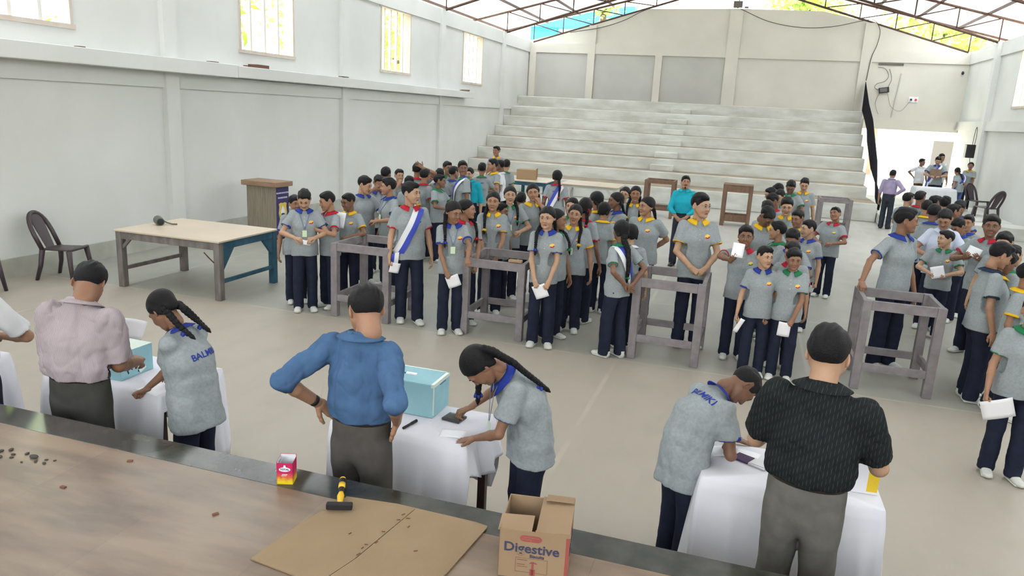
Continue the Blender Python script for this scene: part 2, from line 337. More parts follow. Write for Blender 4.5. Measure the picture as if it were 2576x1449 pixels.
# ---------------------------------------------------------------- people
def head_prims(kind):
    n = .045 if kind != 'man' else .056
    j = dict(man=1.05, boy=.95, girl=.9)[kind]
    P = [ell((0, .018, .036), (.073, .090, .078), k=.01),
         ell((0, -.022, .015), (.064, .070, .075), k=.03),
         ecap((0, -.035, -.01), (0, -.048, -.078), (.056, .05), (.033*j, .034), k=.03),
         ell((0, -.078, -.096), (.020*j, .016, .016), k=.025),
         ell((-.034, -.066, -.034), (.024, .022, .024), k=.03), ell((.034, -.066, -.034), (.024, .022, .024), k=.03),
         ecap((-.052*j, -.012, -.035), (-.030*j, -.05, -.082), .020, k=.03), ecap((.052*j, -.012, -.035), (.030*j, -.05, -.082), .020, k=.03),
         ecap((-.045, -.080, .024), (-.012, -.088, .022), .009, k=.018), ecap((.012, -.088, .022), (.045, -.080, .024), .009, k=.018),
         ell((-.031, -.100, .008), (.017, .016, .011), k=.012, op='-'), ell((.031, -.100, .008), (.017, .016, .011), k=.012, op='-'),
         ell((-.030, -.084, .006), (.0145, .010, .010), k=.006), ell((.030, -.084, .006), (.0145, .010, .010), k=.006),
         ecap((0, -.090, .014), (0, -.106, -.026), .008, .0115, k=.012),
         ell((-.011, -.099, -.030), (.008, .009, .007), k=.008), ell((.011, -.099, -.030), (.008, .009, .007), k=.008),
         ecap((-.019, -.084, -.060), (-.003, -.093, -.057), .0055, k=.006), ecap((.003, -.093, -.057), (.019, -.084, -.060), .0055, k=.006),
         ecap((-.014, -.0865, -.068), (.014, -.0865, -.068), (.0065, .0065), k=.007),
         ecap((-.022, -.0945, -.0635), (.022, -.0945, -.0635), .0022, k=.003, op='-'),
         ecap((0, .022, -.05), (0, .026, -.112), (n, n), (n*1.0, n*.98), k=.03)]
    for s in (-1, 1):
        P += [ell((s*.076, .012, -.002), (.009, .020, .030), rotm('Z', s*-22)@rotm('X', 12), k=.008),
              ell((s*.084, .006, .000), (.007, .010, .018), k=.006, op='-')]
    return P
def hairline(kind):
    if kind == 'girl': ys, zs = (-.13, -.10, -.075, -.045, -.02, .01, .05, .12), (.078, .074, .060, .030, .010, -.012, -.050, -.070)
    elif kind == 'man': ys, zs = (-.13, -.10, -.07, -.045, -.022, -.005, .02, .032, .06, .12), (.070, .064, .052, .018, -.002, .030, .034, -.012, -.052, -.062)
    else: ys, zs = (-.13, -.10, -.07, -.045, -.022, -.005, .02, .032, .06, .12), (.068, .060, .050, .024, .004, .034, .036, -.004, -.046, -.056)
    return lambda X: np.interp(X[..., 1], ys, zs)
def hair_mesh(kind, var, h):
    g = hairline(kind); r = np.random.RandomState(var+7)
    top = dict(boy=(.016, .013, .020, .010, .024)[var % 5], girl=.011, man=(.020, .026, .014)[var % 3])[kind]
    P = [ell((0, .018, .036), (.0765, .0935, .0815), k=.01), ell((0, -.022, .018), (.068, .074, .0765), k=.03)]
    if kind == 'girl':
        P += [ell((0, .02, .042), (.080, .098, .084), k=.02), ell((0, .085, -.02), (.045, .030, .040), k=.03)]
        for s in (-1, 1): P.append(ecap((s*.072, .0, .03), (s*.060, .06, -.045), (.018, .026), k=.02))
    else:
        P += [ell((r.uniform(-.008, .008), .010, .036+top*.6), (.073+top*.35, .092+top*.25, .078+top*.55), k=.02),
              ell((r.uniform(-.02, .02), -.055, .085+top*.3), (.045, .035, .020+top*.3), k=.03)]
    f = 110 if kind != 'girl' else 60; edge = .011 if kind != 'girl' else .004
    def disp(X):
        a = wobble(X*np.array([1, .35, .6]), f, var)*.0028+(1-np.clip((X[:, 2]-g(X))/.040, 0, 1))**1.5*edge
        if kind == 'girl': a = a*.7+np.exp(-(X[:, 0]/.003)**2)*(X[:, 1] < .06)*(X[:, 2] > .05)*.005
        else: a = a*1.7*(np.clip((X[:, 2]-.02)/.05, .15, 1))
        return a
    cut = lambda X: (g(X)-X[..., 2]+.0035*np.sin(X[..., 0]*260+var)+.003*np.sin(X[..., 0]*90+2*var))*.75
    return solid(P, h, cuts=[cut], disp=disp)
def hand_mesh(pose, h):
    """right-handed frame: wrist at 0, fingers along +y, palm faces -z, thumb on +x; metres for a hand 0.18 long"""
    P = [ecap((0, -.03, 0), (0, .02, 0), (.026, .018), (.030, .016), k=.01),
         ecap((-.012, .02, 0), (-.020, .080, 0), (.014, .011), k=.012), ecap((.004, .02, 0), (.004, .085, 0), (.016, .012), k=.012), ecap((.012, .02, 0), (.026, .080, 0), (.013, .012), k=.012)]
    bend = dict(relax=(18, 22, 16), grip=(50, 70, 35), flat=(3, 4, 3), pinch=(45, 35, 15), spread=(4, 6, 5), fist=(78, 88, 50))[pose]
    for i, (x, L, r) in enumerate([(.028, .074, .0085), (.0095, .082, .0088), (-.0095, .076, .0083), (-.027, .060, .0073)]):
        a = 0; p = np.array([x, .088-abs(x-.005)*.25, 0.]); sp = (x*3.2 if pose in ('spread', 'flat') else x*1.1)
        if pose == 'spread': sp = x*9
        for j, (fr, b) in enumerate(zip((.44, .31, .25), bend)):
            bb = b*(1+.12*(i if pose != 'pinch' else i*1.3)); a += math.radians(bb)
            q = p+L*fr*np.array([math.sin(sp)*math.cos(a), math.cos(a)*math.cos(sp), -math.sin(a)])
            P.append(ecap(p, q, r*(1-.08*j), r*(.93-.08*j), k=.004)); p = q
    th = dict(relax=[(.022, .012, -.004), (.042, .042, -.014), (.047, .072, -.022), (.045, .092, -.028)],
              grip=[(.022, .012, -.006), (.036, .040, -.024), (.030, .064, -.040), (.014, .074, -.050)],
              flat=[(.022, .012, -.002), (.050, .038, -.004), (.066, .060, -.005), (.074, .078, -.005)],
              pinch=[(.022, .012, -.006), (.038, .042, -.026), (.034, .068, -.046), (.028, .086, -.060)],
              spread=[(.022, .012, -.002), (.052, .034, -.004), (.074, .054, -.005), (.088, .068, -.005)],
              fist=[(.022, .012, -.006), (.038, .045, -.020), (.030, .066, -.036), (.008, .070, -.042)])[pose]
    for a, b, r in zip(th, th[1:], (.0135, .0105, .0092)): P.append(ecap(a, b, r, r*.9, k=.008))
    return solid(P, h)
_c = {}
def cached(key, fn):
    if key not in _c: _c[key] = fn()
    return _c[key]
def head_mesh(kind, h):
    V, F = solid(head_prims(kind), h)
    # face-region materials: 0 skin, 1 lips
    C = V[F].mean(1)
    lips = (np.abs(C[:, 0]) < .021) & (C[:, 2] > -.0745) & (C[:, 2] < -.0535) & (C[:, 1] < -.083)
    parts = [(V, F, np.where(lips, 1, 0))]
    for s in (-1, 1):
        S, SF = SPH
        parts.append((S*(.0115, .0085, .0068)+(s*.030, -.0865, .0065), SF, 2))
        parts.append((S*(.0052, .0030, .0056)+(s*.030, -.0940, .0062), SF, 3))
        a, b = sweep([(s*.014, -.0975, .0255), (s*.024, -.0965, .0300), (s*.036, -.0900, .0300), (s*.046, -.0800, .0255)], [.003, .0040, .0034, .0018], 6)
        parts.append((a, b, 3))
        a, b = sweep([(s*.0185, -.0935, .0095), (s*.025, -.0962, .0135), (s*.034, -.0955, .0135), (s*.0425, -.0890, .0085)], [.0012, .0019, .0019, .0013], 6)
        parts.append((a, b, 3))
    return merge(parts)
def collar_mesh(rad=(.056, .058), flare=(.110, .097)):
    """folded shirt collar, open at the front; units of body height x ~1.7 m"""
    nu, V = 41, []
    for i in range(nu):
        t = i/(nu-1)*2-1; a = math.pi/2+t*math.radians(160)      # a=90deg: back (+y); front is -y
        e = abs(t); tip = max(0, (e-.72)/.28)
        for j in range(5):
            s = j/4
            if j == 0: r, z = .98, .004
            elif j == 1: r, z = 1.0, .017
            else: r = 1+((flare[0]/rad[0])-1)*(s-.25)/.75; z = .018-(s-.25)/.75*(.030+.016*tip)
            x = rad[0]*r*math.cos(a); y = rad[1]*r*math.sin(a)*(1 if math.sin(a) > 0 else 1.0+.15*tip)
            V.append((x, y, z-.014*e**2))
    V = np.array(V); F = tri_grid(nu, 5)
    n = len(V); C = V*(.955, .955, 1)-(0, 0, .002)
    B = [(i*5, (i+1)*5) for i in range(nu-1)]
    F2 = F[:, ::-1]+n; E = []
    for i in range(nu-1): E += [(i*5, i*5+n, (i+1)*5+n, (i+1)*5), (i*5+4, (i+1)*5+4, (i+1)*5+4+n, i*5+4+n)]
    for j in range(4):
        E += [(j, j+1, j+1+n, j+n), ((nu-1)*5+j, (nu-1)*5+j+n, (nu-1)*5+j+1+n, (nu-1)*5+j+1)]
    return np.concatenate([V, C]), np.concatenate([F, F2, np.array(E)])
def shoe_mesh(h):
    P = [ecap((0, .055, .045), (0, .05, .085), (.034, .036), (.034, .040), k=.02),
         ecap((0, .045, .040), (0, -.085, .032), (.036, .034), (.040, .026), k=.02),
         ecap((0, -.02, .060), (0, -.08, .036), (.028, .022), (.032, .018), k=.03),
         ell((.004, -.120, .026), (.042, .050, .026), k=.02)]
    V, F = solid(P, h, cuts=[lambda X: .006-X[..., 2], lambda X: X[..., 2]-.088])
    P = [ecap((0, .055, .012), (.002, -.125, .012), (.042, .014), (.047, .014), k=.01)]
    V2, F2 = solid(P, h, cuts=[lambda X: -X[..., 2], lambda X: X[..., 2]-.020])
    parts = [(V, F, 0), (V2, F2, 1)]
    for i in range(4):
        y = -.035-.016*i; z = .088-.011*i
        a, b = sweep([(-.020, y, z-.006), (0, y-.004, z), (.020, y, z-.006)], .0028, 6); parts.append((a, b, 1))
    return merge(parts)
def sgn_hand(V, F, s):
    if s < 0: V = V*(-1, 1, 1); F = F[:, ::-1]
    return V, F
ARM = {  # wrist position (x outwards, y, z) in body heights, elbow hint (x outwards,y,z), fingers dir, palm normal, hand shape
 'down': ((.155, -.015, .475), (.3, 1, 0), (.05, -.15, -1), (-1, .1, 0), 'relax'),
 'down2': ((.150, -.055, .480), (.3, 1, 0), (0, -.35, -1), (-1, .1, 0), 'grip'),
 'low': ((.050, -.135, .500), (1, .8, 0), (-.5, -.35, -.8), (-.35, .9, 0), 'grip'),
 'clasp': ((.045, -.140, .545), (1, .6, 0), (-.85, -.2, -.35), (-.2, .9, -.2), 'grip'),
 'waist': ((.070, -.165, .625), (1, .5, -.3), (-.65, -.6, .1), (-.4, .2, -.8), 'pinch'),
 'chest': ((.060, -.170, .700), (1, .3, -.6), (-.45, -.5, .6), (-.3, .7, .2), 'pinch'),
 'mouth': ((.035, -.130, .835), (.7, -.2, -1), (-.25, .15, 1), (-.2, 1, -.1), 'grip'),
 'face': ((.05, -.135, .865), (1, -.3, -.6), (-.5, .25, .8), (-.3, 1, 0), 'flat'),
 'back': ((.040, .115, .560), (1, .4, 0), (-.9, .1, -.3), (.2, 1, 0), 'relax'),
 'hip': ((.115, .030, .590), (1, .5, 0), (-.5, -.6, -.5), (-1, 0, -.2), 'flat'),
 'head': ((.075, .060, .955), (1, .1, .2), (-.8, .1, .7), (-.2, -1, 0), 'spread'),
 'wave': ((.20, -.12, .76), (.5, .2, -1), (.1, -.1, 1), (0, -1, 0), 'pinch'),
}
def person(p):
    """builds one person; p: name fields (see the table below)"""
    kind = p.get('k', 'boy'); H = p['h']; fine = p.get('fine', 0); seed = p.get('seed', 0); rs = np.random.RandomState(seed+11)
    adult = kind in ('man',); W = p.get('w', 1.0)*(1.0 if adult else .97)
    bend, lean = p.get('bend', 0), p.get('lean', 0)
    hh = p.get('hs', (.128*H+.012 if adult else .118*H+.042))/.228   # scale of the head template
    vb = .0055 if fine else .0085; vs = .007 if fine else .0105
    # --- spine frames (body heights -> metres)
    def P(*a): return np.array(a, float)*H
    M0 = np.eye(3); o0 = P(0, 0, .53)
    M1 = rotm('Y', lean*.5)@rotm('X', bend*.45); o1 = o0+M0@P(0, 0, .07)
    M2 = rotm('Y', lean)@rotm('X', bend); o2 = o1+M1@P(0, 0, .10)
    def chest(x, y, z): return o2+M2@(P(x, y, z-.70))
    def waist(x, y, z): return o1+M1@(P(x, y, z-.60))
    nb = chest(0, .006, .830)
    Mh = M2@rotm('Z', p.get('hy', 0))@rotm('X', p.get('hp', 0)-bend*p.get('hb', .25))@rotm('Y', p.get('hr', 0))
    Mn = M2@rotm('X', (p.get('hp', 0)-bend*.2)*.4)
    hc = nb+Mn@np.array([0, -.022*hh, (.112 if adult else .130)*hh])+Mh@np.array([0, 0, .010*hh])
    # --- arms
    arms = {}
    l1, l2 = .172*H, .150*H
    for s, key in ((-1, 'ra'), (1, 'la')):
        a = p.get(key, 'down'); a = ARM[a] if isinstance(a, str) else a
        t = a[0]; S = chest(s*(.097 if adult else .090)*W, .008, .785)
        if len(a) > 5 and a[5] == 'w':   # world target
            d = np.array(t)-np.array([p['x'], p['y'], p.get('z', 0)]); T = rotm('Z', -p['rot'])@d
        else:
            T = np.array([s*t[0], t[1], t[2]])*H
            if bend and not (len(a) > 5): T = T if t[2] < .6 else chest(s*t[0], t[1], t[2])
        hint = np.array([s*a[1][0], a[1][1], a[1][2]], float); d = T-S; L = np.linalg.norm(d); Lm = (l1+l2)*.985
        if L > Lm: T = S+d*Lm/L; d = T-S; L = Lm
        u = d/L; c = (l1*l1+L*L-l2*l2)/(2*l1*L); c = min(max(c, -1), 1)
        w = nrm(hint-u*(hint@u)); E = S+u*l1*c+w*l1*math.sqrt(max(0, 1-c*c))
        f = nrm(np.array([s*a[2][0], a[2][1], a[2][2]], float)); n = np.array([s*a[3][0], a[3][1], a[3][2]], float)
        fa = nrm(T-E); f = nrm(f*.75+fa*.6)
        n = nrm(n-f*(n@f)); arms[s] = (S, E, T, f, n, a[4])
    # --- body: chest core, arms, head, hands in one mesh
    q = 1.0 if adult else (.93 if kind == 'boy' else .88); q *= p.get('w', 1)
    prims = [ecap(chest(-.055, .004, .770), chest(.055, .004, .768), .018*H, k=.02), ecap(chest(0, 0, .70), chest(0, .006, .80), (.080*H*W, .05*H), (.055*H*W, .034*H), k=.02),
             ecap(chest(0, .006, .77), chest(0, .006, .815), (.029*H, .030*H), (.0275*H, .028*H), k=.012),
             ecap(chest(0, .006, .805), hc+Mh@np.array([0, .018, -.085])*hh, .0275*H*(1 if adult else .95), (.056 if adult else .045)*hh, k=.012)]
    for s, (S, E, T, f, n, hp) in arms.items():
        sf = chest(s*.070*W, .008, .782)
        prims += [ecap(sf, S, .020*H*q, .024*H*q, k=.02), ecap(S, E, .0275*H*q, .0215*H*q, k=.012), ecap(E, E+(T-E)*.35, .0215*H*q, .0225*H*q, k=.012),
                  ecap(E+(T-E)*.35, T, (.0220*H*q, .0215*H*q), (.0165*H*q, .0130*H*q), lat=np.cross(f, n), k=.008)]
    parts = [(*solid(prims, vb), 0)]
    V, F, m = cached(('head', kind, fine), lambda: head_mesh(kind, .0028 if fine else .0042))
    sc = hh*np.array([1+rs.uniform(-.04, .04), 1+rs.uniform(-.03, .03), 1+rs.uniform(-.03, .03)])
    parts.append(((V*sc)@Mh.T+hc, F, m))
    hs = H*(.108 if adult else .104)/.18
    for s, (S, E, T, f, n, hp) in arms.items():
        hV, hF = cached(('hand', hp, fine), lambda: hand_mesh(hp, .0026 if fine else .0042)); hV, hF = sgn_hand(hV, hF, -s)
        z = -n; x = np.cross(f, z); R = np.stack([x, f, z], 1)
        parts.append(((hV*hs)@R.T+T, hF, 0))
    V, F, m = merge(parts)
    skin = MAT['skin%d' % p.get('skin', seed % 4)]; hairm = MAT['hair']
    body = link('person', mesh_data('person', V, F, [skin, MAT['lips'], MAT['eye'], hairm], m))
    body.location = (p['x'], p['y'], p.get('z', 0)); body.rotation_euler = (0, 0, math.radians(p['rot']))
    body['label'] = p['label']; body['category'] = p.get('cat', 'person')
    if p.get('group'): body['group'] = p['group']
    # --- hair
    hv = p.get('hair', seed % 5)
    hm = cached(('hair', kind, hv, fine), lambda: mesh_data('hair', *hair_mesh(kind, hv, .0032 if fine else .0048), hairm))
    Mx = Matrix((Mh@np.diag(sc)).tolist()).to_4x4(); Mx.translation = hc
    link('hair', hm, body, M=Mx)
    # --- shirt
    sh = p.get('sh', 'polo'); tuck = sh in ('tucked', 'long', 'half'); lo = p.get('loose', 1.0)*(1.0 if adult else 1.02)
    hem = .582 if tuck else p.get('hem', .455)
    g = .96 if kind == 'girl' else 1; yk = .010 if adult else 0
    P_ = []
    if tuck: P_ += [ecap(P(0, 0, .57), waist(0, 0, .62), (.092*H*W, .068*H), (.096*H*W*lo, .073*H*lo), k=.03)]
    else: P_ += [ecap(P(0, .009, .44), P(0, .004, .53), (.106*H*W*lo, .085*H*lo), (.096*H*W*lo, .074*H*lo), k=.03), ecap(P(0, 0, .53), waist(0, 0, .61), (.096*H*W*lo, .073*H*lo), (.089*H*W*lo*g, .067*H*lo), k=.04)]
    P_ += [ecap(waist(0, 0, .61), chest(0, -.004, .70), (.089*H*W*lo*g, .067*H*lo), (.093*H*W*lo, .070*H*lo), k=.05),
           ecap(chest(0, -.004, .70), chest(0, .004, .775), (.093*H*W*lo, .070*H*lo), (.082*H*W, .052*H), k=.05),
           ecap(chest(0, .008, .792+yk), chest(-.080*W, .008, .777), .032*H, .029*H, k=.03), ecap(chest(0, .008, .792+yk), chest(.080*W, .008, .777), .032*H, .029*H, k=.03),
           ecap(chest(0, .008, .785), chest(0, .006, .818), (.052*H, .042*H), (.040*H, .038*H), k=.025)]+([ecap(chest(0, .012, .80), chest(0, .014, .832), (.055*H, .040*H), (.036*H, .036*H), k=.03)] if adult else [])
    slv = p.get('slv', {'long': 1.0, 'rolled': 1.0}.get(sh, .66)); cuffs = []; cutcaps = []
    for s, (S, E, T, f, n, hp) in arms.items():
        r0 = (.0275*q+.0065)*H*lo; r1 = (.0275*q+.0115)*H*lo
        if sh == 'long' and slv >= 1:
            w = E+(T-E)*p.get('cuffat', .95)
            P_ += [ecap(S, E, .036*H*q, .030*H*q, k=.02), ecap(E, w, .030*H, .0245*H, k=.012)]; cuffs.append((w, nrm(T-E), .0215*H, s))
        else:
            e = S+(E-S)*slv; d = nrm(E-S); P_ += [ecap(S, e+d*.02, r0, r1, k=.022)]
            cutcaps.append((e, d, S)); cuffs.append((e, d, r1, s))
    amp = p.get('fold', 1)*(.0062 if fine else .0052)
    def disp(X):
        a = wobble(X*np.array([1, 1, .42]), 26, seed)*amp*1.25+wobble(X*np.array([1, 1, .8]), 60, seed+5)*amp*.40
        if fine:
            rf = .45 if sh == 'polo' else .9; w_ = np.abs(wobble(X*np.array([1, 1, .45]), 26 if sh == 'polo' else 32, seed+21)); a = a+np.clip(1-w_*2.6, 0, 1)**2*.0065*rf
            w_ = np.abs(wobble(X*np.array([.7, .7, 1.]), 30, seed+31)); a = a+np.clip(1-w_*3.2, 0, 1)**2*.0045*rf
        return a-amp*.7
    vn = chest(0, -.052, .842)
    P_.append(ecap(vn, chest(0, -.080, .79), (.026*H, .026*H), (.006*H, .012*H), lat=M2@np.array([1., 0, 0]), k=.012, op='-'))
    # the sleeve cut is a plane that acts only near the sleeve end
    D, l0, h0 = field(P_, vs, disp=disp)
    nX = D.shape; ax = [l0[i]+h0*np.arange(nX[i]) for i in range(3)]
    X = np.stack(np.meshgrid(*ax, indexing='ij'), -1)
    hp_ = hem*H-X[..., 2]+.004*np.sin(X[..., 0]*30+seed)+(.010*np.abs(X[..., 1])/.1 if not tuck else 0)
    D = np.maximum(D, hp_)
    Y = X-chest(0, .006, .833+yk*.9); nn_ = M2@nrm([0, -.30, 1.]); rr = np.linalg.norm(Y-(Y@(M2[:, 2]))[..., None]*M2[:, 2], axis=-1)
    D = np.where((rr < .060*H) & (np.abs(Y@nn_) < .08*H), np.maximum(D, Y@nn_), D)
    for e, d, S in cutcaps:
        Y = X-e; t = Y@d; rr = np.linalg.norm(Y-t[..., None]*d, axis=-1)
        mm = (rr < .058*H) & (t < .085*H) & (t > -.03); D = np.where(mm, np.maximum(D, t), D)
    sV, sF = nets(D, l0, h0)
    shm = MAT[p.get('sm', 'polo')]
    so = link('shirt', mesh_data('shirt', sV, sF, shm), body)
    tree = None
    def bvh():
        return BVHTree.FromPolygons([Vector(v) for v in sV], [tuple(f_) for f_ in sF])
    col = p.get('c', 'blue'); cm = MAT[p.get('cm', 'trim_'+col)]
    # --- collar
    Mc = M2@rotm('X', 3)
    kx = cached('collar', collar_mesh); cM = Matrix((Mc*H/1.62*np.array([1.05, 1.02, 1.0])).tolist()).to_4x4(); cM.translation = chest(0, .006, .829)+Mc@np.array([0, 0, .014 if adult else 0])
    cme = cached(('collarm', cm.name), lambda: mesh_data('collar', *kx, cm)); link('collar', cme, body, M=cM)
    # --- cuffs
    if p.get('cuffs', sh in ('polo',)):
        for e, d, r, s in cuffs:
            a, b = sweep([e-d*.018, e-d*.004, e+d*.003], [r*1.03, r*1.045, r*1.02], 18, cap=False)
            a2, b2 = sweep([e-d*.018, e+d*.003], [r*.9, r*.9], 18, cap=False)
            n_ = len(a); ring = np.array([(36+k, 36+(k+1) % 18, n_+18+(k+1) % 18, n_+18+k) for k in range(18)])
            link('sleeve_cuff', mesh_data('sleeve_cuff', np.concatenate([a, a2]), np.concatenate([b, b2[:, ::-1]+n_, ring]), cm), body)
    # --- trousers
    if not p.get('nolegs'):
        st = p.get('step', (0, 0)); spread = p.get('sp', .055)
        hips = {}; Q = [ecap(P(0, .001, .60), P(0, .002, .54), (.088*H*W, .064*H), (.090*H*W, .066*H), k=.02)] if tuck else []
        Q += [ecap(P(0, .002, .56), P(0, .002, .49), (.086*H*W, .062*H), (.090*H*W, .066*H), k=.03)]
        shoes = []
        for s, stp in ((-1, st[0]), (1, st[1])):
            toe = p.get('toe', 10)*s
            hp0 = P(s*.045, .002, .50); an = P(s*spread, stp, .035); kn = (hp0+an)/2+P(s*.004, -.012-abs(stp)*.06, .005)
            Q += [ecap(hp0, kn, (.050*H*W, .058*H), (.042*H, .046*H), k=.02), ecap(kn, an, (.042*H, .046*H), (.041*H, .046*H), k=.012),
                  ecap(P(s*.044, .016, .49), P(s*.044, .012, .44), (.042*H*W, .047*H), k=.03)]
            shoes.append((an, toe, s))
        def d2(X):
            lowz = np.clip(1-X[:, 2]/(.3*H), 0, 1)
            return wobble(X*np.array([1, 1, .6]), 30, seed+3)*.0040+lowz*wobble(X*np.array([.3, .3, 1]), 70, seed+9)*.0042
        tV, tF = solid(Q, .0085 if fine else .0115, disp=d2, cuts=[lambda X: .030-X[..., 2], lambda X: X[..., 2]-(.592 if tuck else .565)*H])
        link('trousers', mesh_data('trousers', tV, tF, MAT[p.get('tm', 'navy')]), body)
        if tuck:
            a = []
            for i in range(33):
                t = 2*math.pi*i/32; a.append((.0915*H*W*math.cos(t), .0675*H*math.sin(t)+.002, .584*H))
            bV, bF = sweep(a, .017, 8, flat=((0, 0, 1), .28), cap=False)
            link('belt', mesh_data('belt', bV, bF, MAT[p.get('bm', 'belt')]), body)
        skey = p.get('shoe', 'canvas')
        sv = cached('shoe', lambda: shoe_mesh(.005)); sme = cached(('shoem', skey), lambda: mesh_data('shoe', sv[0], sv[1], [MAT[skey], MAT[skey+'_sole']], sv[2]))
        if not p.get('noshoes'):
            for an, toe, s in shoes:
                k_ = H/1.62*.98; Mx = Matrix.Rotation(math.radians(toe), 4, 'Z')@Matrix.Scale(k_, 4); Mx.translation = (an[0], an[1]-.01, 0)
                link('shoe', sme, body, M=Mx)
    # --- projected details
    feats = p.get('f', '')
    if feats:
        tree = bvh()
        def cast(o, d, off=.004):
            h_ = tree.ray_cast(Vector(o), Vector(d), 2.0)
            if h_[0] is None: return None
            return np.array(h_[0])-np.array(d)*off
        fy = M2@np.array([0, 1., 0])      # towards the back
        def patch(fn, nu, nv, d, mat, name, off=.004, par=None, mi=None, mats=None):
            V = []
            last = None
            for i in range(nu):
                for j in range(nv):
                    o = fn(i/(nu-1), j/(nv-1)); r = cast(o-d*.5, d, off)
                    if r is None: r = last if last is not None else o
                    last = r; V.append(r)
            F = tri_grid(nu, nv)
            V = np.array(V); n_ = len(V)
            return link(name, mesh_data(name, V, F, mat), par or body)
        if 'b' in feats:   # badge on the chest
            c = chest(.050, 0, .735)
            V = [c*0]; ring = []
            V = []
            for r_ in (0, .5, 1):
                for k_ in range(12):
                    t = 2*math.pi*k_/12; o = c+M2@(np.array([math.cos(t)*.026, 0, math.sin(t)*.020])*r_*H/1.5); q_ = cast(o-fy*.4, fy, .003); V.append(q_ if q_ is not None else o)
            F = [(r_*12+k_, r_*12+(k_+1) % 12, (r_+1)*12+(k_+1) % 12, (r_+1)*12+k_) for r_ in (0, 1) for k_ in range(12)]
            me = mesh_data('badge', np.array(V), np.array(F), [MAT['badge'], MAT['trim_'+('red' if col != 'red' else 'green')]], [0]*12+[0 if k_ < 7 else 1 for k_ in range(12)]); link('badge', me, body)
        if 'p' in feats:   # placket with buttons
            patch(lambda a, b: chest((b-.5)*.019, 0, .800-.10*a), 10, 3, fy, MAT[p.get('pm', p.get('sm', 'polo'))], 'placket', .005)
            bt = []
            for zz in (.775, .745, .715):
                q_ = cast(chest(0, 0, zz)-fy*.4, fy, .007)
                if q_ is not None: link('button', cached('button', lambda: mesh_data('button', SPH[0]*(.0055, .003, .0055), SPH[1], MAT['button'])), body, loc=tuple(q_))
        if 's' in feats or 'S' in feats:   # sash: from one shoulder to the opposite hip
            sd = 1 if 's' in feats else -1
            A = chest(sd*.062, 0, .83); B = P(-sd*.098, 0, .50); c = (A+B)/2; u = nrm(A-B); nn = np.cross(u, np.array([0, 1., 0]))
            nu, nv = 64, 7; wd = .058*H/1.6; V = []; FF = []
            for i in range(nu):
                t = 2*math.pi*i/nu; d = u*math.cos(t)+np.array([0, 1., 0])*math.sin(t)
                for j in range(nv):
                    o = c+nn*((j/(nv-1)-.5)*2*wd); r = tree.ray_cast(Vector(o+d*.75), Vector(-d), .75)
                    rr = .75-r[3] if r[0] is not None else .08
                    V.append((i, j, rr))
            R_ = np.array([v[2] for v in V]).reshape(nu, nv)
            R_ = np.where(R_ < .085*H/1.6, R_.mean(1, keepdims=True), R_)
            for _ in range(3): R_ = np.maximum.reduce([R_, (np.roll(R_, 1, 0)+np.roll(R_, -1, 0))/2, (np.roll(R_, 2, 0)+np.roll(R_, -2, 0))/2])
            R_ = .5*R_+.5*R_.mean(1, keepdims=True)+.004
            for _ in range(2): R_ = (np.roll(R_, 1, 0)+2*R_+np.roll(R_, -1, 0))/4
            V = []
            for i in range(nu):
                t = 2*math.pi*i/nu; d = u*math.cos(t)+np.array([0, 1., 0])*math.sin(t)
                for j in range(nv): V.append(c+nn*((j/(nv-1)-.5)*2*wd)+d*(R_[i, j]+.007))
            V = np.array(V); F = tri_grid(nu, nv, True); mi = [1 if (f_[0] % nv) < 3 else 0 for f_ in F]
            if p.get('sashflip'): mi = [1-x for x in mi]
            # tail hanging from the hip
            n0 = len(V); tb = P(-sd*.112, -.02, .50); V2 = []
            for i in range(7):
                for j in range(nv):
                    V2.append(tb+np.array([sd*(j/(nv-1)-.5)*1.6*wd-sd*.003*i, -.045-.006*math.sin(i)+(j/(nv-1))*-.03, -.030*i*H/1.6+.03*(j/(nv-1))]))
            V = np.concatenate([V, V2]); F2 = tri_grid(7, nv)+n0; F = np.concatenate([F, F2]); mi += [1 if (f_[0]-n0) % nv < 3 else 0 for f_ in F2]
            link('sash', mesh_data('sash', V, F, [MAT['sash_white'], MAT['sash_blue']], mi), body)
        if 'l' in feats:   # lanyard and identity card
            L_ = []
            for s in (-1, 1):
                pts = []
                for i in range(9):
                    t = i/8; q_ = cast(chest(s*(.042*(1-t)+.001), 0, .818-.135*t)-fy*.4, fy, .006)
                    if q_ is not None: pts.append(q_)
                if len(pts) > 2: L_.append((*sweep(pts, .0055, 6, flat=((1, 0, 0), .25)), 0))
            if L_:
                V, F, m_ = merge(L_); lo_ = link('lanyard', mesh_data('lanyard', V, F, MAT['lanyard']), body)
                q_ = L_[0][0][-1]; c0 = q_+M2@np.array([0, -.004, -.055])
                a = box_vf(.027, .0012, .040); link('identity_card', mesh_data('identity_card', a[0]@(M2@rotm('X', -4)).T+c0, a[1], MAT['card'], smooth=False), lo_)
        if 'L' in feats:   # lanyard swinging free from a stooping neck
            c0 = chest(0, -.070, .800)+np.array([0, -.01, -.20]); L_ = [(*sweep([chest(s*.036, -.030, .826), chest(s*.030, -.060, .81), c0+np.array([s*.006, 0, .045])], .0055, 6, flat=((1, 0, 0), .25)), 0) for s in (-1, 1)]
            V, F, m_ = merge(L_); lo_ = link('lanyard', mesh_data('lanyard', V, F, MAT['lanyard']), body); a = box_vf(.028, .0012, .042); link('identity_card', mesh_data('identity_card', a[0]+c0, a[1], MAT['card'], smooth=False), lo_)
        if 't' in feats:   # house name on the back
            lettering(p.get('txt', 'BALMIKI'), p.get('ts', .032)*H/1.5, lambda x, z: cast(chest(x/H, 0, p.get('tz', .752))+M2@np.array([0, 0, z])+fy*.4, -fy, .003), MAT['letter_'+p.get('tc', 'blue')], body, 'lettering', mirror=True)
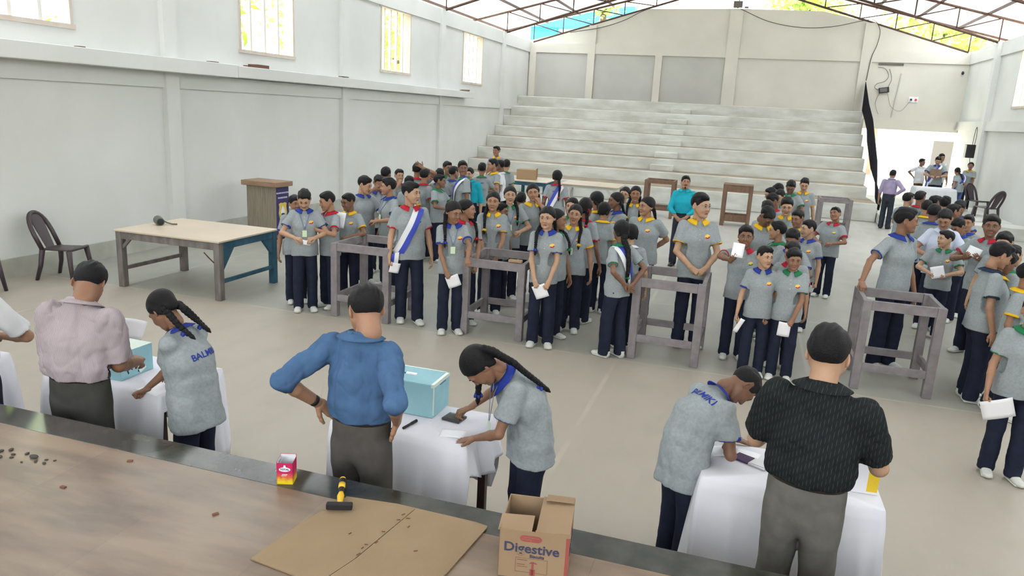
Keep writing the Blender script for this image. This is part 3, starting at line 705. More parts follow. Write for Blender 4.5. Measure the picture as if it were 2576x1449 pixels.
    # --- braids
    for s, path in p.get('braids', {}).items():
        if path == 'front': pts = [(s*.066, .05, -.045, 'h'), (s*.072, .030, -.09, 'h'), (s*.062, -.045, .812, 'c'), (s*.060, -.092, .76, 'c'), (s*.060, -.100, .70, 'c')]
        elif path == 'back': pts = [(s*.045, .085, -.05, 'h'), (s*.050, .095, -.09, 'h'), (s*.045, .070, .80, 'c'), (s*.042, .092, .74, 'c'), (s*.040, .090, .68, 'c')]
        elif path == 'single': pts = [(0, .095, -.04, 'h'), (0, .10, -.09, 'h'), (.0, .075, .80, 'c'), (.004, .095, .73, 'c'), (.0, .095, .66, 'c'), (.0, .092, .60, 'c')]
        elif path == 'loop': pts = [(s*.060, .070, -.03, 'h'), (s*.066, .085, -.08, 'h'), (s*.055, .065, .83, 'c'), (s*.055, .085, .79, 'c')]
        else: pts = path
        W_ = []
        for q_ in pts: W_.append(hc+Mh@(np.array(q_[:3])*hh) if q_[3] == 'h' else (chest(*q_[:3]) if q_[3] == 'c' else W_[-1]+np.array(q_[:3])))
        W_ = np.array(W_); ln = np.r_[0, np.cumsum(np.linalg.norm(np.diff(W_, axis=0), axis=1))]
        n_ = max(5, int(ln[-1]/.021)); C = np.stack([np.interp(np.linspace(0, ln[-1], n_), ln, W_[:, i]) for i in range(3)], 1)
        T_ = np.gradient(C, axis=0); prt = []
        for i in range(n_):
            t = nrm(T_[i]); u = nrm(np.cross(t, [0, 1, .01])); w = np.cross(t, u); R = np.stack([u, w, t], 1)
            r = .0165*(1.1-.45*i/n_)*p.get('br', 1)
            for sg in (-1, 1):
                A_ = R@rotm('Y', sg*28); prt.append(((SPH[0]*(r, r*.95, r*1.25))@A_.T+C[i]+u*sg*r*.45, SPH[1], 0))
        tt = T_[-1]; tt = nrm(tt); prt.append((*sweep([C[-1], C[-1]+tt*.03, C[-1]+tt*.055], [.012, .014, .003], 8), 0))
        V, F, _ = merge(prt); br = link('braid', mesh_data('braid', V, F, hairm), body)
        rc = C[max(0, n_-2)]; rb = []
        for a_ in (0, 72, 144, 216, 288):
            R = rotm('Z', a_)@rotm('Y', 50); rb.append(((SPH[0]*(.022, .010, .012)+(.018, 0, 0))@R.T+rc, SPH[1], 0))
        link('ribbon', mesh_data('ribbon', *merge(rb)[:2], MAT['ribbon_'+p.get('rc', col)]), br)
    if p.get('glasses'):
        g_ = []
        for s in (-1, 1):
            pts = [(s*.031+.021*math.cos(t), -.103+abs(math.cos(t)+s*1)*0-.004*0+(.008 if s*math.cos(t) > .5 else 0), .004+.017*math.sin(t)) for t in np.linspace(0, 2*math.pi, 17)]
            g_.append((*sweep(pts, .0016, 6), 0)); g_.append((*sweep([(s*.052, -.095, .008), (s*.070, -.05, .010), (s*.077, .01, .012)], .0016, 6), 0))
        g_.append((*sweep([(-.010, -.108, .006), (0, -.111, .008), (.010, -.108, .006)], .0016, 6), 0))
        V, F, _ = merge(g_); link('glasses', mesh_data('glasses', (V*sc)@Mh.T+hc, F, MAT['steel']), body)
    if p.get('beard'):
        Pm = [ecap((-.024, -.094, -.052), (.024, -.094, -.052), (.006, .004), k=.01), ell((0, -.090, -.098), (.016, .012, .020), k=.01)]
        bV, bF = solid(Pm, .003); link('beard', mesh_data('beard', (bV*sc)@Mh.T+hc, bF, hairm), body)
    if p.get('ribbon_hair'):
        rb = []
        for s in (-1, 1):
            for a_ in range(5):
                R = rotm('X', a_*72); rb.append(((SPH[0]*(.010, .020, .011)+(0, .016, 0))@R.T+(s*.072, .055, -.03), SPH[1], 0))
        V, F, _ = merge(rb); link('ribbon', mesh_data('ribbon', (V*sc)@Mh.T+hc, F, MAT['ribbon_'+p.get('rc', col)]), body)
    Rw = rotm('Z', p['rot']); base = np.array([p['x'], p['y'], p.get('z', 0)])
    info = dict(body=body, base=base, R=Rw)
    for s, (S, E, T, f, n, hp) in arms.items():
        info[s] = (base+Rw@T, Rw@f, Rw@n, hs, base+Rw@E)
    return info
def box_vf(x, y, z, c=(0, 0, 0)):
    V = np.array([(i, j, k) for i in (-x, x) for j in (-y, y) for k in (-z, z)], float)+c
    F = np.array([(0, 1, 3, 2), (4, 6, 7, 5), (0, 4, 5, 1), (2, 3, 7, 6), (0, 2, 6, 4), (1, 5, 7, 3)])
    return V, F
def text_mesh(txt, size, bold=True, align='CENTER', extrude=0):
    cu = bpy.data.curves.new('t', 'FONT'); cu.body = txt; cu.size = size; cu.align_x = align; cu.align_y = 'CENTER'; cu.resolution_u = 3
    if bold: cu.offset = size*.018
    cu.extrude = extrude
    o = bpy.data.objects.new('t', cu); COL.objects.link(o); dg = bpy.context.evaluated_depsgraph_get()
    me = bpy.data.meshes.new_from_object(o.evaluated_get(dg)); bpy.data.objects.remove(o); bpy.data.curves.remove(cu); return me
def lettering(txt, size, fn, mat, parent, name, mirror=False):
    me = text_mesh(txt, size)
    bm = bmesh.new(); bm.from_mesh(me); bmesh.ops.triangulate(bm, faces=bm.faces[:])
    bmesh.ops.subdivide_edges(bm, edges=[e for e in bm.edges if e.calc_length() > size*.35], cuts=1, use_grid_fill=False)
    bmesh.ops.triangulate(bm, faces=bm.faces[:])
    for v in bm.verts:
        x = -v.co.x if mirror else v.co.x
        q = fn(x, v.co.y)
        if q is not None: v.co = q
    bm.to_mesh(me); bm.free(); me.materials.clear(); me.materials.append(mat); me.name = name
    return link(name, me, parent)
# ---------------------------------------------------------------- small builders
def boxes(name, L, m, parent=None, bevel=0, kind=None, smooth=False):
    """L: list of (x0,x1,y0,y1,z0,z1[,rotz about its centre])"""
    parts = []
    for b in L:
        c = ((b[0]+b[1])/2, (b[2]+b[3])/2, (b[4]+b[5])/2); V, F = box_vf(abs(b[1]-b[0])/2, abs(b[3]-b[2])/2, abs(b[5]-b[4])/2)
        if len(b) > 6: V = V@(b[6] if not np.isscalar(b[6]) else rotm('Z', b[6])).T
        parts.append((V+c, F, 0))
    V, F, _ = merge(parts); o = link(name, mesh_data(name, V, F, MAT[m] if isinstance(m, str) else m, smooth=smooth), parent)
    if bevel: md = o.modifiers.new('bevel', 'BEVEL'); md.width = bevel; md.segments = 2; md.limit_method = 'ANGLE'
    if kind: o['kind'] = kind
    return o
def smooth_path(p, k=6):
    p = np.array(p, float); q = np.concatenate([[2*p[0]-p[1]], p, [2*p[-1]-p[-2]]]); out = []
    for i in range(1, len(q)-2):
        for j in range(k):
            t = j/k; a, b, c, d = q[i-1], q[i], q[i+1], q[i+2]; out.append(.5*((2*b)+(-a+c)*t+(2*a-5*b+4*c-d)*t*t+(-a+3*b-3*c+d)*t**3))
    out.append(p[-1]); return np.array(out)
def tubes(name, paths, r, m, parent=None, kind=None, n=8):
    if name in ('cable', 'wire_loop'): paths = [smooth_path(p) for p in paths]; r *= .75
    V, F, _ = merge([(*sweep(p, r, n), 0) for p in paths]); o = link(name, mesh_data(name, V, F, MAT[m]), parent)
    if kind: o['kind'] = kind
    return o
def empty(name, loc, label=None, cat=None, group=None, rz=0):
    o = bpy.data.objects.new(name, None); COL.objects.link(o); o.location = loc; o.rotation_euler = (0, 0, math.radians(rz)); o.empty_display_size = .1
    if label: o['label'] = label; o['category'] = cat
    if group: o['group'] = group
    return o
def tag(o, label, cat, group=None, loc=None):
    o['label'] = label; o['category'] = cat
    if group: o['group'] = group
    if loc is not None: o.location = loc
    return o
def poly(name, pts, y0, y1, m, parent=None, kind=None):
    """prism: outline in x,z extruded along y"""
    bm = bmesh.new(); a = [bm.verts.new((x, y0, z)) for x, z in pts]; b = [bm.verts.new((x, y1, z)) for x, z in pts]
    bm.faces.new(a); bm.faces.new(b[::-1])
    for i in range(len(pts)): j = (i+1) % len(pts); bm.faces.new((a[i], b[i], b[j], a[j]))
    bmesh.ops.recalc_face_normals(bm, faces=bm.faces[:]); me = bpy.data.meshes.new(name); bm.to_mesh(me); bm.free(); me.materials.append(MAT[m])
    o = link(name, me, parent)
    if kind: o['kind'] = kind
    return o
def text(txt, size, m, M, parent, name='lettering', bold=True):
    me = text_mesh(txt, size, bold, extrude=.0006); me.materials.clear(); me.materials.append(MAT[m]); me.name = name
    return link(name, me, parent, M=M)
ST = 'structure'
XL, XR, YE, ZT = -9.55, 7.13, 31.7, 5.5
# ---------------------------------------------------------------- room shell
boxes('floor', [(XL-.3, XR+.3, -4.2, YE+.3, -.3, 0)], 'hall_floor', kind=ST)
WY = [(1.0, 2.8), (6.95, 8.78), (12.5, 14.3), (18.2, 20.0), (24.0, 25.9)]
def side_wall(name, x0, x1, wins, m):
    L = [(x0, x1, -4.2, YE+.25, 0, 3.47), (x0, x1, -4.2, YE+.25, 5.07, ZT)]; y = -4.2
    for a, b in wins: L.append((x0, x1, y, a, 3.47, 5.07)); y = b
    L.append((x0, x1, y, YE+.25, 3.47, 5.07)); boxes(name, L, m, kind=ST)
boxes('wall_back', [(XL-.2, XR+.2, -4.3, -4.1, 0, 2.8), (XL-.2, XR+.2, -4.3, -4.1, 5.8, 8.2)], 'wall_paint', kind=ST)  # out of view; wide gap shaped to let some daylight onto the stage
side_wall('wall_left', XL-.22, XL, WY, 'wall_paint')
WR = [(6.95, 8.78), (12.5, 14.3), (18.2, 20.0), (24.0, 25.95)]
side_wall('wall_right', XR, XR+.22, WR, 'wall_paint')
CY = [-1.2, 4.65, 10.45, 16.15, 22.0, 27.95]
for i, y in enumerate(CY):
    boxes('trim_%d' % (i+1), [(XL, XL+.10, y, y+.30, 0, ZT+.02)], 'wall_paint', kind=ST)
    boxes('trim_%d' % (i+11), [(XR-.16, XR, y, y+.32, 0, ZT+.02)], 'wall_paint', kind=ST)
boxes('trim_21', [(XL, XL+.42, -4, 11.9, 2.93, 3.16), (XL, XL+.40, 11.93, 24.2, 2.94, 3.15)], 'wall_paint', kind=ST, bevel=.01)
boxes('trim_22', [(XL, XL+.055, -4, YE, 2.68, 2.93)], 'wall_paint', kind=ST); boxes('trim_23', [(XL, XL+.05, -4, YE, 5.08, ZT+.01)], 'wall_paint', kind=ST)
boxes('trim_24', [(XR-.10, XR, -4, YE, 2.76, 3.06)], 'wall_paint', kind=ST); boxes('trim_25', [(XR-.05, XR, -4, YE, 5.08, ZT+.01)], 'wall_paint', kind=ST)
boxes('baseboard_left', [(XL, XL+.035, -4, 23.6, 0, .27)], 'skirting_paint', kind=ST); boxes('baseboard_right', [(XR-.035, XR, -4, 22, 0, .27)], 'skirting_paint', kind=ST)
def window(i, xin, s, a, b, nbar):
    w = empty('window_%d' % i, (xin, (a+b)/2, 3.47)); w['kind'] = ST; L = []; h = (b-a)/2
    boxes('window_lintel', [(-s*.03, s*.20, -h-.07, h+.07, 1.58, 1.66), (-s*.02, s*.22, -h, -h+.05, 0, 1.6), (-s*.02, s*.22, h-.05, h, 0, 1.6), (-s*.03, s*.22, -h-.03, h+.03, -.05, .015)], 'window_lintel', w)
    for k in range(nbar):
        y = -h+(k+1)*2*h/(nbar+1); L.append((s*.06, s*.13, y-.028, y+.028, 0, 1.6))
    boxes('window_bars', L, 'window_bar', w)
for i, (a, b) in enumerate(WY): window(i+1, XL, -1, a, b, 3 if i < 3 else 4)
for i, (a, b) in enumerate(WR): window(i+11, XR, 1, a, b, 4)
top = [(-9.8, 5.5), (-9.53, 5.57), (-8.2, 5.87), (-6.98, 6.23), (-5.8, 6.57), (-4.75, 6.87), (-1.2, 6.92), (1.9, 6.86), (3.55, 6.50), (4.94, 6.08), (6.07, 5.75), (7.05, 5.50), (7.38, 5.5)]
poly('wall_end', [(-9.8, 0), (-9.8, 5.5)]+top[1:9]+[(3.9, 6.40), (3.9, 0)], YE, YE+.24, 'end_wall_paint', kind=ST)
poly('wall_end_right', [(3.9, 2.66), (3.9, 6.40)]+top[9:]+[(7.38, 2.66)], YE, YE+.24, 'end_wall_paint', kind=ST)
boxes('trim_31', [(XL, XR, YE-.07, YE, 5.08, 5.47)], 'end_wall_paint', kind=ST)
for i, (x, w, z) in enumerate([(-9.5, .28, 5.08), (-7.0, .30, 6.2), (-4.2, .28, 5.08), (-1.45, .48, 6.88), (3.45, .40, 6.46)]):
    boxes('trim_%d' % (32+i), [(x, x+w, YE-.10, YE, 0, z)], 'end_wall_paint', kind=ST)
boxes('trim_40', [(3.85, 6.9, YE-.35, YE+.9, 2.66, 3.02)], 'end_wall_paint', kind=ST)
for i, (x0, x1) in enumerate([(-9.2, -7.02), (-6.68, -4.22), (-3.9, -1.47)]):
    boxes('trim_%d' % (41+i), [(x0, x1, YE-.012, YE+.01, 3.0, 5.06)], 'grey_paint_recess_shade', kind=ST)  # thin flat panels, darker colour stands in for the shade of recesses
# ---------------------------------------------------------------- roof
def ztop(x): return 8.22-abs(x+1.2)*.243
def zbot(x): return 7.92-abs(x+1.2)*.295
def roof():
    xs = np.linspace(-10.95, 8.6, 326); V = []; F = []
    for y in (-4.4, 1, 32.6):
        for k, x in enumerate(xs): V.append((x, y, ztop(x)+.09+.012*math.sin(k*1.4)))
    n = len(xs)
    for j in (0, 1):
        for k in range(n-1): F.append((j*n+k, j*n+k+1, (j+1)*n+k+1, (j+1)*n+k))
    V = np.array(V); F = np.array(F); m = len(V); V = np.concatenate([V, V+(0, 0, .012)]); F = np.concatenate([F[:, ::-1], F+m])
    link('ceiling', mesh_data('ceiling', V, F, [MAT['roof_sheet'], MAT['roof_translucent'], MAT['roof_eave_translucent']], [0 if f_[0] % m < n else (2 if abs(V[f_[0]][0]+1.2) > 6.3 else 1) for f_ in F], smooth=False))['kind'] = ST  # left opaque over the stage, made translucent beyond to brighten the hall
    xs = [-10.7, -9.0, -7.6, -6.2, -4.8, -3.4, -2.0, -.4, 1.0, 2.4, 3.8, 5.2, 6.6, 8.3]
    boxes('ceiling_purlins', [(x-.025, x+.025, -4.2, 32.4, ztop(x)-.0, ztop(x)+.085) for x in xs], 'steel_brown', kind=ST)
    for y in (-1.05, 4.8, 10.6, 16.3, 22.15, 28.1, 31.72):
        top_ = [(x, y, ztop(x)) for x in (-10.85, -1.2, 8.45)]; bot = [(x, y, zbot(x)) for x in (-9.4, -1.2, 7.0)]
        m = 'steel_brown'; P = [top_, bot]; X = np.linspace(-9.4, 7.0, 14); R = [.042, .042]
        for i, x in enumerate(X):
            P.append([(x, y, zbot(x)), (x, y, ztop(x))]); R.append(.022)
            if i+1 < len(X):
                x2 = X[i+1]
                P.append([(x, y, ztop(x)), (x2, y, zbot(x2))] if x2 < -1 else [(x, y, zbot(x)), (x2, y, ztop(x2))]); R.append(.020)
        V, F, _ = merge([(*sweep(p, r, 6), 0) for p, r in zip(P, R)]); o = link('ceiling_truss', mesh_data('ceiling_truss', V, F, MAT[m])); o['kind'] = ST
        if y > 30: pass
roof()
# ---------------------------------------------------------------- bleachers, platform, stage
def steps():
    zs = [.53, .91, 1.29, 1.68, 2.05, 2.43, 2.82, 3.24]; ys = [23.6, 24.9, 25.8, 26.7, 27.6, 28.5, 29.4, 30.3]
    b = empty('bleachers', (-2.9, 23.6, 0)); b['label'] = 'white concrete stepped seating along the end wall'; b['category'] = 'bleachers'; b['kind'] = ST
    for i, (z, y) in enumerate(zip(zs, ys)):
        xr = [3.62, 3.46, 3.48, 3.5, 3.53, 3.56, 3.6, 3.64][i]
        y1 = ys[i+1]+.02 if i < 7 else YE; z0 = 0 if i == 0 else zs[i-1]-.02
        boxes('step', [(XL+2.9, xr+2.9, y-23.6, YE-23.6, z0, z)], 'concrete_step', b, bevel=.025)
        boxes('tread', [(XL+2.9, xr+2.87, y-23.6+.05, y1-23.6, z-.004, z+.003)], 'tread_dirt', b)
        if 1 <= i <= 6: boxes('aisle_block', [(-3.22+2.9, -2.46+2.9, ys[i+1]-23.6-.38, ys[i+1]-23.6+.02, z, z+.19)], 'concrete_step', b, bevel=.02)
steps()
boxes('floor_platform', [(3.64, XR, 22.9, YE+1, 0, .28), (5.35, XR, 22.0, 22.9, 0, .33)], 'concrete_step', kind=ST, bevel=.015)
s = boxes('floor_stage', [(XL, XR, -4.2, 2.60, 0, .9)], 'stage_tile', kind=ST)
boxes('trim_51', [(XL, XR, 2.60, 2.78, 0, .9)], 'granite', kind=ST, bevel=.004)
# ---------------------------------------------------------------- outside
boxes('ground', [(-60, 60, -40, 90, -.5, -.31)], 'out_ground', kind=ST); boxes('ground_yard', [(3.2, 22, YE+.3, 60, -.31, .12)], 'out_ground', kind=ST)
b = empty('building', (-12, 46, -.3), 'blue and white building seen through the gap under the roof', 'building')
boxes('wall', [(-8, 5, 0, 8, 0, 11)], 'out_white', b); boxes('column', [(-1.7, -.1, -.5, 0, 0, 7.9)], 'out_blue', b); boxes('fascia', [(-1.7, 4.6, -.9, 0, 7.9, 9.1)], 'out_blue', b)
b = empty('building', (11, 47, 0), 'low outbuilding with brick ends across the yard beyond the exit', 'building')
boxes('wall', [(-6, 4, 0, 3, 0, 3.2)], 'out_white', b); boxes('brick_pier', [(-6, -5.5, -.1, 0, 0, 3.2), (-4.7, -4.45, -.1, 0, 0, 3.2), (3, 3.5, -.1, 0, 0, 3.2)], 'out_brick', b); boxes('doorway', [(-1.5, -.4, -.06, 0, 0, 2.2), (.8, 1.5, -.06, 0, 0, 2.4)], 'steel_grey', b); boxes('blue_door', [(2.0, 2.7, -.08, 0, 0, 2.3)], 'out_blue', b); boxes('roof', [(-6.5, 4.5, -1, 3.5, 3.2, 3.35)], 'out_white', b)
def leaves(n, r, seed):
    rs = np.random.RandomState(seed); V = []; 
    cl = rs.normal(size=(26, 3)); cl = cl/np.linalg.norm(cl, axis=1)[:, None]*rs.uniform(.3, .95, (26, 1))
    c = cl[rs.randint(0, 26, n)]+rs.normal(size=(n, 3))*.17; c = c*r; a = rs.normal(size=(n, 3)); a /= np.linalg.norm(a, axis=1)[:, None]; b_ = np.cross(a, rs.normal(size=(n, 3))); b_ /= np.linalg.norm(b_, axis=1)[:, None]
    s_ = rs.uniform(.10, .2, (n, 1)); V = np.stack([c-a*s_, c+b_*s_*.45, c+a*s_, c-b_*s_*.45], 1).reshape(-1, 3); return V, np.arange(4*n).reshape(n, 4)
LM = [mesh_data('foliage', *leaves(2600, np.array([2.2, 2.2, 2.4]), k), MAT['leaf'], smooth=False) for k in (1, 2)]
for i, (x, y, z, s_, lab) in enumerate([(-13.5, 9.0, 5.6, 1, 'leafy tree outside the nearest left window'), (-14.5, 15.5, 5.4, 1.05, 'leafy tree outside the second left window'), (-14.8, 24.5, 5.2, 1.15, 'dense tree outside the third left window'), (-16, 32, 5.0, 1, 'tree outside the farthest left window'),
        (10.5, 54, 8.9, 1.8, 'bright green tree beyond the gable on the right'), (18, 55, 8.6, 2.1, 'large bright tree behind the right gable corner'), (2.0, 42, 8.6, 1.0, 'tall tree whose top shows over the middle of the end wall'), (-8.2, 40, 9.2, .6, 'small treetop beside the blue building'), (11.5, 44.5, 3.8, .55, 'small tree in the yard beyond the exit')]):
    t = empty('tree', (x, y, -.3), lab, 'tree', 'trees outside the hall'); o = link('foliage', LM[i % 2], t, loc=(0, 0, z)); o.scale = (s_,)*3; o.rotation_euler = (0, 0, i*1.3)
    tubes('trunk', [[(0, 0, 0), (.1, .05, z*.5), (0, 0, z)]], .16, 'bark', t)
# ---------------------------------------------------------------- fittings on the walls
cl = empty('cloth', (3.72, 28, 0), 'black cloth sheet hanging over the right side of the stepped seating', 'cloth')
cp = [(31.55, 4.35), (31.55, 3.3), (30.3, 3.0), (29.4, 2.6), (28.5, 2.2), (27.6, 1.8), (26.7, 1.4), (25.8, 1.0), (24.9, .6), (24.3, .3), (24.0, .32), (24.05, .62), (25.0, 1.0), (26.0, 1.65), (27, 2.35), (28.3, 2.95), (29.8, 3.5)]
bm = bmesh.new(); vs_ = [bm.verts.new((.02*math.sin(y*3)+.03*(i % 2), y-28, z)) for i, (y, z) in enumerate(cp)]; bm.faces.new(vs_); bmesh.ops.triangulate(bm, faces=bm.faces[:])
me = bpy.data.meshes.new('cloth'); bm.to_mesh(me); bm.free(); me.materials.append(MAT['black_cloth']); o = link('sheet', me, cl); md = o.modifiers.new('s', 'SOLIDIFY'); md.thickness = .02
tag(tubes('cable', [[(-1.1, YE-.14, 6.9), (0, YE-.12, 6.45), (1.2, YE-.12, 6.25), (2.3, YE-.12, 6.3), (3.3, YE-.12, 6.52), (3.7, YE-.12, 6.55), (3.95, YE-.12, 6.2), (3.93, YE-.12, 5.7), (3.8, YE-.12, 5.2), (3.75, YE-.12, 4.4)]], .016, 'cable'), 'black cable sagging along the top right of the end wall', 'cable')
tag(tubes('cable', [[(-7.8, YE-.12, 5.9), (-6.5, YE-.12, 6.12), (-5.6, YE-.14, 6.4), (-4.9, YE-.14, 6.75), (-4.2, YE-.14, 7.0)]], .018, 'cable'), 'cable along the top left edge of the end wall', 'cable')
tag(tubes('cable', [[(4.1, YE-.03, 4.9), (4.35, YE-.03, 4.85), (4.5, YE-.03, 4.6), (4.4, YE-.03, 4.4), (4.15, YE-.03, 4.3), (4.1, YE-.03, 4.15), (4.3, YE-.03, 4.05)], [(4.5, YE-.03, 4.85), (4.62, YE-.03, 4.5), (4.55, YE-.03, 4.2)]], .010, 'cable'), 'tangled thin cable above the small black box', 'cable')
tag(tubes('cable', [[(4.3, YE-.03, 4.0), (4.2, YE-.03, 3.6), (4.35, YE-.03, 3.2)], [(4.55, YE-.03, 4.0), (4.75, YE-.03, 3.5), (5.1, YE-.03, 3.35), (5.35, YE-.03, 3.7)]], .006, 'cable'), 'thin cable hanging below the small black box', 'cable')
tag(boxes('conduit', [(4.86, 4.90, YE-.03, YE, 3.1, 4.7, rotm('Y', 4))], 'grey_paint_recess_shade'), 'pale conduit strip on the wall over the exit', 'conduit')
tag(boxes('wall_bracket', [(4.1, 4.95, YE-.04, YE, 4.98, 5.05)], 'steel_grey'), 'grey strip under the beam over the exit', 'bracket')
o = empty('equipment_box', (4.42, YE, 4.08), 'small black box hung on the end wall above the exit', 'box'); boxes('case', [(-.17, .17, -.10, -.01, -.10, .10, rotm('Y', -10))], 'black_plastic', o, bevel=.01); boxes('lid', [(-.15, .1, -.11, -.10, -.07, .07, rotm('Y', -10))], 'steel_grey', o)
o = empty('power_socket', (5.47, YE, 3.78), 'small white socket with red lights over the exit', 'socket'); boxes('plate', [(-.16, .16, -.03, 0, -.10, .10)], 'sign_white', o, bevel=.005)
for x in (-.08, .08): boxes('plug', [(x-.03, x+.03, -.07, -.03, -.04, .03)], 'red_led' if x > 0 else 'black_plastic', o)
o = empty('security_camera', (6.92, YE, 4.80), 'small dark security camera in the right corner of the end wall', 'camera'); boxes('mount', [(-.02, .02, -.10, 0, -.02, .02)], 'sign_white', o); tubes('lens_tube', [[(0, -.10, 0), (-.03, -.24, -.05)]], .045, 'black_plastic', o)
o = empty('floodlight', (-1.2, YE-.08, 6.92), 'grey floodlight fixed on top of the end wall pillar', 'light'); boxes('housing', [(-.17, .17, -.10, .04, .02, .26)], 'steel_grey', o, bevel=.02); boxes('bracket', [(-.03, .03, -.05, .02, 0, .05), (.25, .40, -.06, .0, 0, .06)], 'steel_grey', o); tubes('pole', [[(.03, 0, .2), (.03, 0, 1.0)]], .02, 'steel_grey', o)
o = empty('wall_speaker', (7.02, 28.8, 1.88), 'black speaker hung from a wire loop on the wall beside the exit', 'speaker'); boxes('cabinet', [(-.22, .05, -.14, .14, -.02, .42)], 'black_plastic', o, bevel=.02); tubes('wire_loop', [[(0, -.1, .4), (0, -.16, .7), (0, -.05, .98), (0, .08, .9), (0, .14, .4), (0, .12, -.1), (0, -.04, -.2)]], .012, 'cable', o)
tag(boxes('brick', [(XL+.14, XL+.36, 12.55, 12.92, 3.15, 3.215)], 'brick', bevel=.006), 'reddish brick lying on the left wall ledge', 'brick')
tag(boxes('wood_piece', [(XL+.1, XL+.38, 23.6, 23.8, 3.15, 3.2, rotm('X', 8))], 'brown_wood'), 'dark wood piece at the far end of the left ledge', 'wood')
for i, (y, l) in enumerate([(4.9, .5), (8.5, .1), (11.2, .2), (12.2, .08), (15.6, .3)]):
    tag(boxes('plaster_crumb', [(XL+.30, XL+.40, y, y+l, 3.158, 3.175)], 'crumb' if i else 'sign_white'), ('pale' if i == 0 else 'brown')+' loose plaster on the left ledge', 'debris', 'loose plaster on the left ledge')
# ---------------------------------------------------------------- furniture
def chair(loc, rz, label):
    c = empty('plastic_chair', loc, label, 'chair', None, rz)      # faces -y
    P = [ecap((-.20, -.20, .43), (.20, -.20, .43), .022, k=.02), ecap((0, -.18, .43), (0, .20, .42), (.215, .018), (.19, .018), lat=(1, 0, 0), k=.02)]
    V, F = solid(P, .009, disp=lambda X: -.0); link('seat', mesh_data('seat', V, F, MAT['chair_plastic']), c)
    for sx in (-1, 1):
        for sy, top in ((-1, .42), (1, .42)):
            a, b = sweep([(sx*.19, sy*.19, top), (sx*.215, sy*.215+.0, .2), (sx*.235, sy*.24+(.03 if sy > 0 else 0), 0)], [.042, .034, .028], 8, flat=((1, 0, 0), .8)); link('leg', mesh_data('leg', a, b, MAT['chair_plastic']), c)
    arch = []
    for t in np.linspace(0, 1, 15):
        an = math.pi*t; x = -.205*math.cos(an); h = math.sin(an)**.6; arch.append((x*(1-.12*(1-h)), .20+.23*h*.95, .43+.47*h))
    a, b = sweep(arch, .030, 8, flat=((0, 1, 0), 1)); link('back_frame', mesh_data('back_frame', a, b, MAT['chair_plastic']), c)
    P = [ecap((0, .20, .42), (0, .40, .87), (.085, .012), (.135, .012), k=.01)]; V, F = solid(P, .008); link('back_panel', mesh_data('back_panel', V, F, MAT['chair_plastic']), c)
chair((-8.95, 7.80, 0), 104, 'dark brown plastic chair against the left wall')
chair((-9.05, 6.58, 0), 122, 'dark plastic chair cut off by the left edge of the picture')
chair((6.25, 23.2, .28), -150, 'dark plastic chair at the foot of the right wall near the exit')
chair((6.55, 25.3, .28), 30, 'dark plastic chair behind the girl at the far white table')
def frame_table(kind, loc, w, d, h, label, cat, topm, legm, leg=.085, rail=.10, low=.2, lowh=.08, rz=0, solid_top=None, lows=('f', 'b', 'l', 'r'), group=None, braces=None, overhang=.0, cross=None):
    t = empty(kind, loc, label, cat, group, rz)
    L = [(0, leg), (w-leg, w)]; D = [(0, leg), (d-leg, d)]
    for ix, (a, b) in enumerate(L):
        for iy, (c, e) in enumerate(D):
            m = legm if not isinstance(legm, dict) else legm['legs'][ix*2+iy]; boxes('leg', [(a, b, c, e, 0, h-.002)], m, t, bevel=.006)
    rm = legm if not isinstance(legm, dict) else legm
    for k, bx in dict(f=(leg, w-leg, .008, leg*.6, h-rail, h-.003), b=(leg, w-leg, d-leg*.6, d-.008, h-rail, h-.003), l=(.008, leg*.6, leg, d-leg, h-rail, h-.003), r=(w-leg*.6, w-.008, leg, d-leg, h-rail, h-.003)).items():
        boxes('rail', [bx], rm[k] if isinstance(rm, dict) else rm, t, bevel=.004)
    for k in lows:
        bx = dict(f=(leg, w-leg, .01, leg*.55, low, low+lowh), b=(leg, w-leg, d-leg*.55, d-.01, low, low+lowh), l=(.01, leg*.55, leg, d-leg, low, low+lowh), r=(w-leg*.55, w-.01, leg, d-leg, low, low+lowh))[k]
        boxes('stretcher', [bx], rm[k] if isinstance(rm, dict) else rm, t, bevel=.004)
    if solid_top: boxes('tabletop', [(-overhang, w+overhang, -overhang, d+overhang, h, h+.022)], solid_top, t, bevel=.003)
    return t
SG = 'grey wooden frame stands in a row'
frame_table('wooden_stand', (-4.76, 7.83, 0), .79, .80, .93, 'grey open wooden stand nearest the beige table', 'stand', None, 'stand_paint', group=SG)
frame_table('wooden_stand', (-3.05, 7.88, 0), .76, .80, .92, 'grey open wooden stand with a duster on its corner', 'stand', None, 'stand_paint', group=SG, rz=1)
frame_table('wooden_stand', (-1.06, 7.88, 0), .77, .80, .92, 'grey open wooden stand in front of the tall boy with glasses', 'stand', None, 'stand_paint', group=SG, rz=-1)
frame_table('wooden_stand', (1.24, 7.97, 0), .76, .72, .94, 'grey open wooden stand behind the man in the dark shirt, rightmost', 'stand', None, 'stand_paint', group=SG, rz=0)
tag(boxes('duster', [(-2.50, -2.34, 7.90, 7.96, .922, .955, 4)], 'raw_wood', bevel=.008), 'pale wooden duster block on the corner of a grey stand', 'duster')
BW = dict(legs=['weathered_wood', 'weathered_wood', 'weathered_wood', 'blue_wood'], f='weathered_wood', b='weathered_wood', l='weathered_wood', r='blue_wood')
t = frame_table('work_table', (-8.0, 7.76, 0), 1.66, 1.24, .765, 'large beige-topped table with weathered grey and blue legs', 'table', None, BW, leg=.09, rail=.10, low=.22, lowh=.05, lows=('l', 'r'), solid_top='beige_top', overhang=.015)
boxes('brace', [(.03, .07, .0, .03, 0, .34, rotm('Y', 45))], 'weathered_wood', t).location = (.13, .02, .47)
